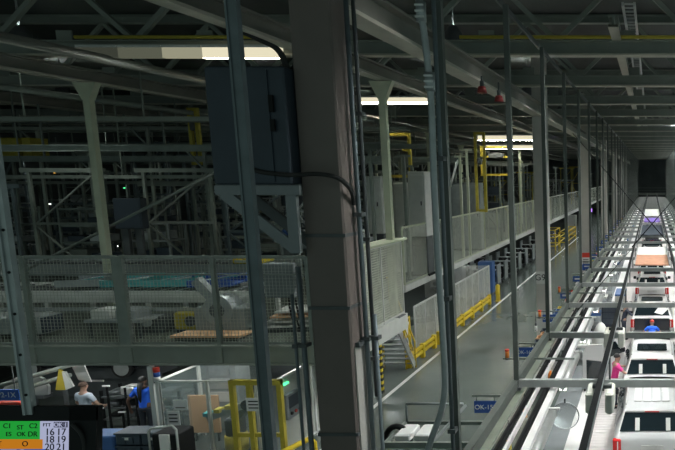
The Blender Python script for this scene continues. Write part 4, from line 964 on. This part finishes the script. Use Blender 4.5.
# bent conduit by the first hanger post
Y = 7.9
cable([atY(x, y, Y) for x, y in ((419, 0), (425, 40), (431, 100), (434, 180), (438, 260), (443, 340), (445, 385), (441, 412), (434, 432), (427, 452))], .045, 'bent galvanised conduit on the hanger post, kinking left near the bottom', 'galv', 'conduit', 'conduit')
for n_, (x, y) in enumerate(((421, 12), (430, 82))):
    q = atY(x, y, Y); t = thing('conduit_coupling', '%s bolted coupling on the bent conduit' % ['upper', 'lower'][n_], 'coupling', q); MB().cyl((0,0,-.12), .062, .24).build('sleeve', M['galv'], t)
    for z in (-.07, .0, .07): MB().box(-.055, .055, -.072, -.055, z - .012, z + .012).build('screw', M['alu'], t)
conduit(atY(440, 150, 8.1).x, 8.1, 3.3, 13.2, .03, 'thin conduit between bent conduit and hanger post', 'strut')
# red alarm bells on the girder
for n_, (px, py) in enumerate(((482, 89), (499, 98))):
    q = atY(px, py, 15.6 + n_); t = thing('alarm_bell', '%s red alarm beacon under the roof right of the foreground column' % ['smaller', 'larger'][n_], 'alarm', q, 0); MB().cyl((0,0,-.1), .13, .16, r2=.09).build('horn', M['bell'], t); MB().cyl((0,0,.06), .05, .14).build('neck', M['dgrey'], t); MB().box(-.02, .02, -.02, .02, .2, 10.0 - q.z).build('hanger', M['dgrey'], t)

# andon screen
YA = 5.6
a = atY(0, 421, YA); sc_ = (YA*_c + (CH - a.z)*_s)/CF     # metres per pixel there
t = thing('andon_screen', 'lit andon board with green and orange rows at the bottom left corner', 'screen', (a.x, YA, a.z), 0)
tilt = R(8)
def W(px, d=0): return (px)*sc_
sub = MB(); sub.box(W(-60), W(98), .0, .05, -.9, W(15)); sub.box(W(-60), W(98), -.02, 0, W(1), W(15)); sub.box(W(71), W(98), -.02, 0, -.9, W(15))
def scr(x0, x1, y0, y1, m, nm='screen_row'):
    # y in photo pixels below the top edge of the picture area
    k = 1.02
    o = MB().box(W(x0), W(x1), -.012, -.004, -W(y1)*k, -W(y0)*k).build(nm, M[m], t); return o
sub.build('casing', M['black'], t)
scr(-58, 41, 0, 17.5, 'scr_green'); scr(-58, 44, 17.5, 27, 'scr_orange'); scr(-58, 47, 27, 48, 'scr_blue'); scr(41.3, 47.1, 0, 17.5, 'scr_white', 'screen_column'); scr(44.2, 47.1, 17.5, 27, 'scr_white', 'screen_column'); scr(47.1, 70, 0, 48, 'scr_white', 'screen_column'); scr(55, 69, .5, 6, 'scr_dark', 'screen_header')
def tx(s, px, py, size, m='ink'): text(s, W(size)*1.38, M[m], t, (W(px), -.016, -W(py)*1.02), ext=.002)
for s, px, py, sz in (('C1', 9, 4.5, 5), ('ST', 22, 6, 4.5), ('C2', 35, 4.5, 5), ('ES', 10.5, 12.5, 4.4), ('OK', 23, 12.5, 4.4), ('DR', 34.5, 12.5, 5.2), ('T', 1.5, 22, 5), ('O', 27, 22, 5.5)): tx(s, px, py, sz)
tx('FTTO', 13, 32.5, 9.5, 'scr_white'); tx('OK 1', 62, 3.4, 4.2, 'scr_white'); tx('FTT', 48.5, 3.5, 3.4)
for r_, (l, rr) in enumerate((('16', '17'), ('18', '19'), ('20', '21'), ('22', '23'))): tx(l, 51.5, 10.5 + r_*7.3, 7); tx(rr, 63, 10.5 + r_*7.3, 7)
t.rotation_euler = (-tilt, 0, 0)
cable([atY(72, 424, YA - .05), atY(80, 432, YA - .05), atY(84, 442, YA - .05), atY(85, 456, YA - .05)], .018, 'black cable hanging down the dark right part of the andon board')

# ================================================================== UNDER THE MEZZANINE
make_car_x = make_car('black unfinished car raised on a stand under the mezzanine, one wheel in view', 0, 'cardark'); make_car_x.location = (-16.75, 20.2, .85); make_car_x.rotation_euler = (0, 0, R(90)); make_car_x['group'] = 'unfinished cars'
t = thing('lift_stand', 'dark lift stand carrying the black unfinished car', 'stand', (-19, 20.2, 0)); MB().box(-2, 2, -.6, .6, .7, 1.08).build('table', M['dgrey'], t); MB().box(-1.6, 1.6, -.4, .4, 0, .7).build('column', M['dgrey'], t)
# white rounded panel, yellow fin, white board
p = atY(30, 398, 17.2); t = thing('fender_blank', 'white rounded car panel standing behind the left channel post', 'car panel', (p.x, 17.2, p.z + .1))
MB().poly([(-.75, 0, 0), (.55, 0, 0), (.58, 0, .25), (.45, 0, .5), (.2, 0, .62), (-.2, 0, .60), (-.55, 0, .42), (-.75, 0, .2)], .08, (0, 1, 0)).build('panel', M['white'], t); MB().box(-.7, .5, -.1, .2, -.1, 0).build('holder', M['dgrey'], t); MB().box(-.1, .1, -.05, .15, -(p.z + .1), -.1).build('leg', M['dgrey'], t)
p = atY(64, 390, 16.8); t = thing('yellow_fin', 'yellow and white upright fin beside the white rounded panel', 'fixture', (p.x, 16.8, p.z))
MB().poly([(-.25, 0, 0), (.05, 0, 0), (0, 0, .55), (-.08, 0, .62)], .06, (0, 1, 0)).build('yellow_plate', M['ochre'], t); MB().poly([(.05, .0, 0), (.28, 0, .1), (.1, 0, .55), (0, 0, .55)], .05, (0, 1, 0)).build('white_plate', M['offwhite'], t); MB().box(-.05, .05, 0, .06, -p.z, 0).build('stem', M['dgrey'], t)
p = atY(86, 382, 17.3); t = thing('white_board', 'white notice board hanging above the person in the grey shirt', 'board', (p.x, 17.3, p.z)); MB().poly([(-.22, 0, .06), (.16, 0, 0), (.1, -.1, .55), (-.28, -.1, .55)], .03, (0, 1, 0)).build('sheet', M['paper'], t); MB().box(-.06, .5, .02, .05, .0, .05).build('bar', M['alu'], t); MB().box(-.02, .02, .0, .04, .5, 2.7 - p.z).build('hanger', M['dgrey'], t)
p = atY(9, 401, 15.7); t = thing('hanging_sign', 'blue sign with pale lettering at the left edge under the mezzanine', 'sign', (p.x, 15.75, p.z)); MB().box(-.55, .26, -.02, .02, 0, .31).build('board', M['blue'], t); text('P2-1X', .2, M['alu'], t, (-.08, -.025, .155)); 
for x in (-.4, .15): MB().box(x - .01, x + .01, -.01, .01, .31, 2.6 - p.z).build('hanger', M['dgrey'], t)
p = atY(8, 407, 15.9); tag(MB().box(p.x - .7, p.x + .35, 15.9, 16.2, p.z - .02, p.z + .13).box(p.x - .6, p.x - .5, 15.95, 16.15, 0, p.z).box(p.x + .2, p.x + .3, 15.95, 16.15, 0, p.z).build('red_bench', M['red']), 'red topped bench under the blue sign at the left edge', 'bench')
# dark part shelves between the two people
t = thing('parts_rack', 'black rack crowded with dark car parts between the two people', 'rack', (-15.2, 17.4, 0))
for z in (.3, .65, .98): MB().box(-1.1, 1.2, -.35, .35, z, z + .05).build('shelf', M['dgrey'], t)
for sx in (-1.1, .05, 1.2): MB().box(sx - .03, sx + .03, -.35, -.29, 0, 1.2).box(sx - .03, sx + .03, .29, .35, 0, 1.2).build('upright', M['black'], t)
k = 0
for z in (.35, .70, 1.03):
    for x in (-.85, -.4, .3, .75):
        m = ['black', 'dgrey', 'alu', 'rubber', 'dgrey', 'black', 'dgrey'][k % 7]; w2 = .15 + .05*(k % 2); hh = .12 + .04*((k*3) % 4)
        o = MB().bbox(-w2, w2, -.2, .2, 0, hh, .03).cyl((0, -.21, hh*.5), hh*.3, .03, 'y', 12).build('car_part', M[m]); o.location = (-15.2 + x, 17.35, z)
        tag(o, '%s %s part, %s from the left on the %s shelf of the black rack' % ({'black':'black','dgrey':'dark grey','alu':'metal','rubber':'rubber','offwhite':'white'}[m], 'car', ORD[k % 4], ['bottom','middle','top'][k//4]), 'car part', 'car parts on the black rack'); k += 1
for n_, (px, py, l) in enumerate(((106, 386, .2), (124, 387, .16), (134, 386, .14), (100, 408, .2), (122, 412, .2))):
    p = atY(px, py, 16.6); t = thing('lamp_bar', '%s bright bar lamp on the rack between the two people' % ORD[n_], 'lamp', p, 0, 'bright bars on the black rack'); MB().box(-l/2, l/2, -.02, .02, -.018, .018).build('bar', M['white'], t)
    MB().box(-.02, .02, 0, .04, -p.z, -.02).build('stem', M['black'], t)
# totes on the floor dolly
p = atY(122, 427, 14.2); zt = p.z
t = thing('tote_dolly', 'black dolly carrying the slate totes', 'dolly', (-12.6, 14.3, 0)); MB().box(-.75, .75, -.35, .35, .15, .25).build('deck', M['black'], t)
for sx in (-.6, .6):
    for sy in (-.25, .25): MB().cyl((sx, sy, .0), .075, .15, 'z', 10).build('caster', M['rubber'], t)
px_w = .62; hz = .33; z = .26; row = 0
nrow = max(2, int((zt - .25)/hz))
for row in range(nrow):
    for c_ in range(2):
        t = thing('stacked_tote', 'slate tote %s, %s layer down in the stack beside the looped handle cart' % (['on the left', 'on the right'][c_], ORD[nrow - 1 - row]), 'tote', (-12.93 + c_*.64, 14.3, .25 + row*hz), 0, 'stacked slate totes')
        b = MB(); b.bbox(-.30, .30, -.22, .22, 0, hz - .03, .02); b.box(-.315, .315, -.235, .235, hz - .06, hz - .02); b.build('bin', M['navybin'], t)
        for q in (-.15, .05): MB().box(q, q + .1, -.245, -.22, .06, .2).build('rib', M['navybin'], t)
        MB().box(-.12, .12, -.243, -.222, .14, .2).build('label_card', M['paper'], t)
p = atY(108, 440, 14.3); t = thing('blue_bin', 'bright blue bin left of the slate totes', 'bin', (-13.65, 14.35, 0)); MB().bbox(-.35, .35, -.25, .25, .0, zt - .2, .03).build('body', M['bluebin'], t); MB().box(-.3, .3, -.265, -.25, .3, .42).build('label_card', M['paper'], t)
t = thing('loop_cart', 'dark cart with a looped tube handle and a white sheet, right of the totes', 'cart', (atY(172, 440, 13.9).x, 13.9, 0)); zc = atY(172, 425, 13.9).z
MB().bbox(-.33, .3, -.2, .35, .12, zc - .15, .03).build('body', M['black'], t); MB().tube([(-.36, -.22, .3), (-.36, -.22, zc - .08), (-.3, -.22, zc), (.22, -.22, zc + .08), (.31, -.22, zc - .02), (.31, -.22, .3)], .025).build('loop_handle', M['alu'], t); MB().box(-.12, .12, -.225, -.2, zc - .7, zc - .15).build('sheet', M['paper'], t)
for sx in (-.25, .25): MB().cyl((sx, -.1, .06), .06, .05, 'y', 12).build('wheel', M['rubber'], t)
# pale post with a stack lamp
p = atY(157, 425, 15.4); x = p.x; zt2 = atY(153, 366, 15.4).z
t = thing('stack_light', 'pale post with red and blue stack lamp beside the person in blue', 'signal post', (x, 15.4, 0)); MB().box(-.06, .06, -.05, .05, 0, zt2).build('post', M['offwhite'], t)
for q, m in enumerate(('paper', 'blue', 'red')): MB().cyl((.14, 0, zt2 - .42 + q*.13), .07, .12).build('lens', M[m], t)
MB().box(-.0, .2, -.02, .02, zt2 - .46, zt2 - .42).build('arm', M['dgrey'], t)
for n_, (a_, b_) in enumerate((((-8, 388), (74, 364)), ((-8, 398), (70, 375)))):
    tag(MB().tube([atY(a_[0], a_[1], 16.9), atY(b_[0], b_[1], 16.9)], .065).build('slanted_rail', M['truss']), '%s pale slanted rail under the mezzanine at the left edge' % ['upper', 'lower'][n_], 'rail')
t = thing('tool_cabinet', 'dark navy tool cabinet on the walkway left of the third car', 'cabinet', (-2.1, 28.9, .06)); MB().bbox(-.35, .35, -.4, .4, .1, 1.25, .03).build('body', M['navy'], t)
for z in (.3, .6, .9): MB().box(-.3, .3, -.415, -.4, z, z + .25).build('drawer', M['cab'], t)
for sx in (-.28, .28): MB().cyl((sx - .03, 0, .05), .05, .06, 'x', 10).build('caster', M['rubber'], t)
# clear robot cell fence
A = atZ(158, 380, 2.15); B = (A.x, A.y + 4.2)
t = thing('cell_fence', 'clear panelled cell fence with paper notices right of the person in blue', 'fence', (A.x, A.y, 0))
for k in range(4): MB().box(-.035, .035, k*1.4 - .035, k*1.4 + .035, 0, 2.15).build('post', M['offwhite'], t)
f = MB(); f.box(-.025, .025, 0, 4.2, 2.1, 2.15); f.box(-.025, .025, 0, 4.2, .1, .15); f.build('rail', M['offwhite'], t)
for k in range(3): MB().box(-.006, .006, k*1.4 + .04, (k+1)*1.4 - .04, .15, 2.1).build('pane', M['clearpc'], t)
t = thing('cell_front_fence', 'clear front screen of the robot cell, between the cell fence and the yellow frame', 'fence', (A.x, A.y - .02, 0)); Lx = 2.6
for k in range(3): MB().box(k*Lx/2 - .035, k*Lx/2 + .035, -.035, .035, 0, 2.15).build('post', M['offwhite'], t)
MB().box(0, Lx, -.02, .02, 2.1, 2.15).build('rail', M['offwhite'], t)
for k in range(2): MB().box(k*Lx/2 + .04, (k+1)*Lx/2 - .04, -.005, .005, .15, 2.1).build('pane', M['clearpc'], t)
def paper(px0, px1, py0, py1, Y, lab, lines=3):
    a, b = atY(px0, py1, Y), atY(px1, py0, Y); t = thing('notice', lab, 'notice', ((a.x+b.x)/2, Y, a.z)); w_ = (b.x-a.x)/2; h = b.z - a.z
    MB().box(-w_, w_, -.008, .008, 0, h).build('sheet', M['paper'], t)
    for q in range(lines): MB().box(-w_*.7, w_*.7, -.012, -.008, h*(.2 + .25*q), h*(.2 + .25*q) + h*.09).build('print_line', M['ink'], t)
paper(174, 187, 400, 410, A.y - .06, 'white square notice on the clear cell screen, the upper one', 1)
paper(168, 179, 411, 425, A.y - .06, 'white notice with black bars on the clear cell screen, the lower one', 3)
p = atY(208, 420, 16.2); t = thing('tan_board', 'tan board inside the robot cell', 'board', (p.x, 16.3, 0)); MB().box(-.6, .25, 0, .05, .25, 1.35).build('board', M['tan'], t); MB().box(-.5, -.45, 0, .05, 0, .25).box(.15, .2, 0, .05, 0, .25).build('leg', M['dgrey'], t)
# robot
p = atY(212, 428, 14.9); t = thing('robot_arm', 'dark robot arm with green tipped gripper in the cell', 'robot', (p.x, 15.75, 0))
MB().cyl((0,0,0), .28, .45).build('base', M['ochre'], t); MB().bbox(-.18, .18, -.2, .2, .45, .95, .04).build('shoulder', M['dgrey'], t); MB().bar((0, 0, .85), (.5, -.1, 1.35), .2, .22).build('upper_arm', M['dgrey'], t); MB().bar((.55, -.15, 1.4), (-.5, -.3, 1.05), .16, .18).build('forearm', M['grey'], t)
MB().cyl((.52, -.28, 1.38), .14, .3, 'y', 14).build('elbow', M['black'], t)
for q in range(3): MB().box(-.55 + q*.3, -.4 + q*.3, -.42, -.2, 1.12 + q*.1, 1.22 + q*.1).build('gripper', M[['teal','ochre','greenled'][q] if q < 2 else 'ochre'], t)
t = thing('cell_machine', 'grey machine front with small panels inside the cell', 'machine', (atY(222, 400, 17).x, 17, 0)); MB().bbox(-.7, .5, 0, .6, 0, 2.2, .03).build('body', M['grey'], t)
for q in range(3): MB().box(-.3, .3, -.02, 0, .9 + q*.4, 1.2 + q*.4).build('panel', M[['offwhite','alu','galv'][q]], t)
# yellow portal
a = atY(238, 450, 14.6); b = atY(277, 380, 14.6); ztop = b.z
t = thing('yellow_portal', 'yellow portal frame standing behind the foreground channel post', 'frame', (a.x, 14.6, 0)); Lx = b.x - a.x + .05
for x in (0, Lx*.36, Lx): MB().box(x - .055, x + .055, -.055, .055, 0, ztop).build('post', M['ochre'], t)
MB().box(-.055, Lx + .055, -.06, .06, ztop - .12, ztop).build('top_beam', M['ochre'], t); MB().box(0, Lx, -.03, .03, .9, 1.0).build('rail', M['ochre'], t)
paper(247, 260, 398, 411, 14.5, 'white notice with dark bars on the yellow portal', 3)
# white framed door with an operator panel
A2 = atZ(279, 378, 2.25)
t = thing('operator_fence', 'white framed mesh cell door with operator panel, left of the foreground column', 'fence', (A2.x, A2.y, 0))
for k in range(3): MB().box(-.04, .04, k*1.5 - .04, k*1.5 + .04, 0, 2.25).build('post', M['white'], t)
MB().box(-.03, .03, 0, 3.0, 2.19, 2.25).box(-.03, .03, 0, 3.0, .1, .16).build('rail', M['white'], t)
for k in range(2): MB().box(-.005, .005, k*1.5 + .05, (k+1)*1.5 - .05, .16, 2.19).build('mesh_panel', M['panelfence'], t)
p_ = MB().bbox(.02, .12, .07, .75, 1.05, 1.75, .02).build('operator_panel', M['bracket'], t); MB().box(.12, .13, .14, .6, 1.35, 1.68).build('display', M['cab'], p_)
for q in range(3): MB().cyl((.12, .22 + q*.18, 1.2), .045, .03, 'x', 10).build('button', M[['black','red','ink'][q]], p_)
MB().box(.02, .06, .1, .3, 2.0, 2.06).build('indicator', M['greenled'], t)
t = thing('safety_barrier', 'yellow tube barrier at the bottom edge left of the foreground column', 'barrier', (atZ(296, 447, .7).x, atZ(296, 447, .7).y, 0))
MB().tube([(-.45, -.9, .0), (-.45, -.9, .5), (-.4, -.75, .65), (0, .6, .65), (.05, .7, .5), (.05, .7, 0)], .07, 10).build('tube', M['yellow'], t)
# bare machine silhouettes further back under the mezzanine
for n_, (x, y, w2, h2, m) in enumerate(((-13, 22, 2.4, 1.8, 'dgrey'), (-17, 24, 3, 1.6, 'grey'), (-21.5, 22.5, 2.6, 1.7, 'dgrey'), (-12.8, 26.5, 2, 1.9, 'grey'))):
    machine(x, y, w2, .9, h2, '%s machine cabinet in the row at the back under the mezzanine' % ORD[n_], m, 0)

# ================================================================== LIGHTS UNDER THE DECK
k = 0; u0 = None
for y in (17.2, 20.5, 25.0, 30.0, 36.0, 42.0, 50.0, 60.0, 75.0, 95.0):
    for x in (-11.6, -15.4, -19.4):
        if y > 26 and x < -16: continue
        lab = '%s lamp along the %s row under the mezzanine deck' % (ORD[[-11.6, -15.4, -19.4].index(x)], ORD[k])
        if u0 is None:
            u0 = thing('deck_lamp', lab, 'light fixture', (x, y, 2.62), 0, 'lamps under the mezzanine deck'); MB().box(-.75, .75, -.07, .07, .02, .1).build('housing', M['white'], u0)
            MB().add([(-.7, -.05, 0.01), (.7, -.05, .01), (.7, .05, .01), (-.7, .05, .01)], [(0, 3, 2, 1)]).build('diffuser', M['under'], u0)
        else: dup(u0, (x, y, 2.62), lab)
    k += 1
for n_, x in enumerate((-10.4, -12.6, -14.9, -17.3)):  # row added out of sight to brighten the cell and its board
    dup(u0, (x, 15.9, 2.58), '%s added fill lamp hidden behind the mezzanine edge beam, from the foreground column' % ORD[n_])
# unseen high bay lamps added under the roof as fill light
h0 = None; n_ = 0
for rx, nm in ((-6.6, 'aisle'), (-11.6, 'near mezzanine'), (-21, 'dark mezzanine'), (-31, 'outer mezzanine'), (1.5, 'car line')):
    for k, y in enumerate([14.8] + [20.7 + 11.7*q for q in range(8)] + [9.2]):  # last entry adds a near row that lights camera-facing surfaces
        if rx > 0 or (k == 0 and rx == -6.6) or (k == 9 and rx not in (-11.6, -21)): continue
        lab = '%s added high bay fill lamp between the roof trusses over the %s' % (ORD[k], nm)
        if h0 is None:
            h0 = thing('added_bay_lamp', lab, 'ceiling light', (rx, y, 12.0), 0, 'added high bay fill lamps')
            MB().tube([(0,0,-.3), (0,0,.2), (0,0,.45)], [.30, .30, .12], 20, cap=False).build('fill_reflector', M['dgrey'], h0); MB().cyl((0,0,.1), .26, .01, n=20).build('lens', M['bay'], h0); MB().box(-.02, .02, -.02, .02, .42, 1.55).build('stem', M['dgrey'], h0)  # lens and stem belong to the added fill lamp
        else: dup(h0, (rx, y, 12.0), lab)
hl = None
for k in range(19):  # troughs added beside the view, long for soft light on the cars
    lab = '%s added trough fill lamp high over the car line' % ORD[k]
    if hl is None:
        hl = thing('added_trough_lamp', lab, 'ceiling light', (2.4, 10.5, 12.0), 0, 'added trough lamps over the car line')
        MB().box(-1.25, 1.25, -.2, -.17, -.3, .2).box(-1.25, 1.25, .17, .2, -.3, .2).box(-1.28, -1.25, -.2, .2, -.3, .2).box(1.25, 1.28, -.2, .2, -.3, .2).box(-1.28, 1.28, -.2, .2, .2, .23).build('added_trough', M['dgrey'], hl)
        MB().box(-1.2, 1.2, -.12, .12, .16, .17).build('lens', M['linefill'], hl)  # lens of the added trough lamp
        for x in (-1, 1): MB().box(x - .015, x + .015, -.015, .015, .23, 1.55).build('stem', M['dgrey'], hl)  # stems of the added trough lamp
    else: dup(hl, (2.4, 10.5 + 5.85*k, 12.0), lab)

# ================================================================== WORLD, CAMERA, VIEW
wd = bpy.data.worlds.new('World'); SC.world = wd; wd.use_nodes = True
bg = wd.node_tree.nodes['Background']; bg.inputs[0].default_value = (.55, .75, .70, 1); bg.inputs[1].default_value = .27
cam = bpy.data.cameras.new('Camera'); co = bpy.data.objects.new('Camera', cam); COL.objects.link(co)
cam.sensor_width = 36; cam.lens = CF/675*36; cam.shift_x = (337.5 - CPX)/675; cam.shift_y = (CPY - 225)/675; cam.clip_end = 400; cam.clip_start = .1
co.location = (0, 0, CH); co.rotation_euler = (math.pi/2 - CT, 0, 0); SC.camera = co
SC.view_settings.view_transform = 'Standard'; SC.view_settings.look = 'None'; SC.view_settings.gamma = 1; SC.view_settings.exposure = 0; SC.view_settings.use_curve_mapping = False
SC.cycles.use_denoising = True; SC.cycles.max_bounces = 6; SC.cycles.transparent_max_bounces = 24; SC.cycles.diffuse_bounces = 4; SC.cycles.glossy_bounces = 3; SC.cycles.sample_clamp_indirect = 4
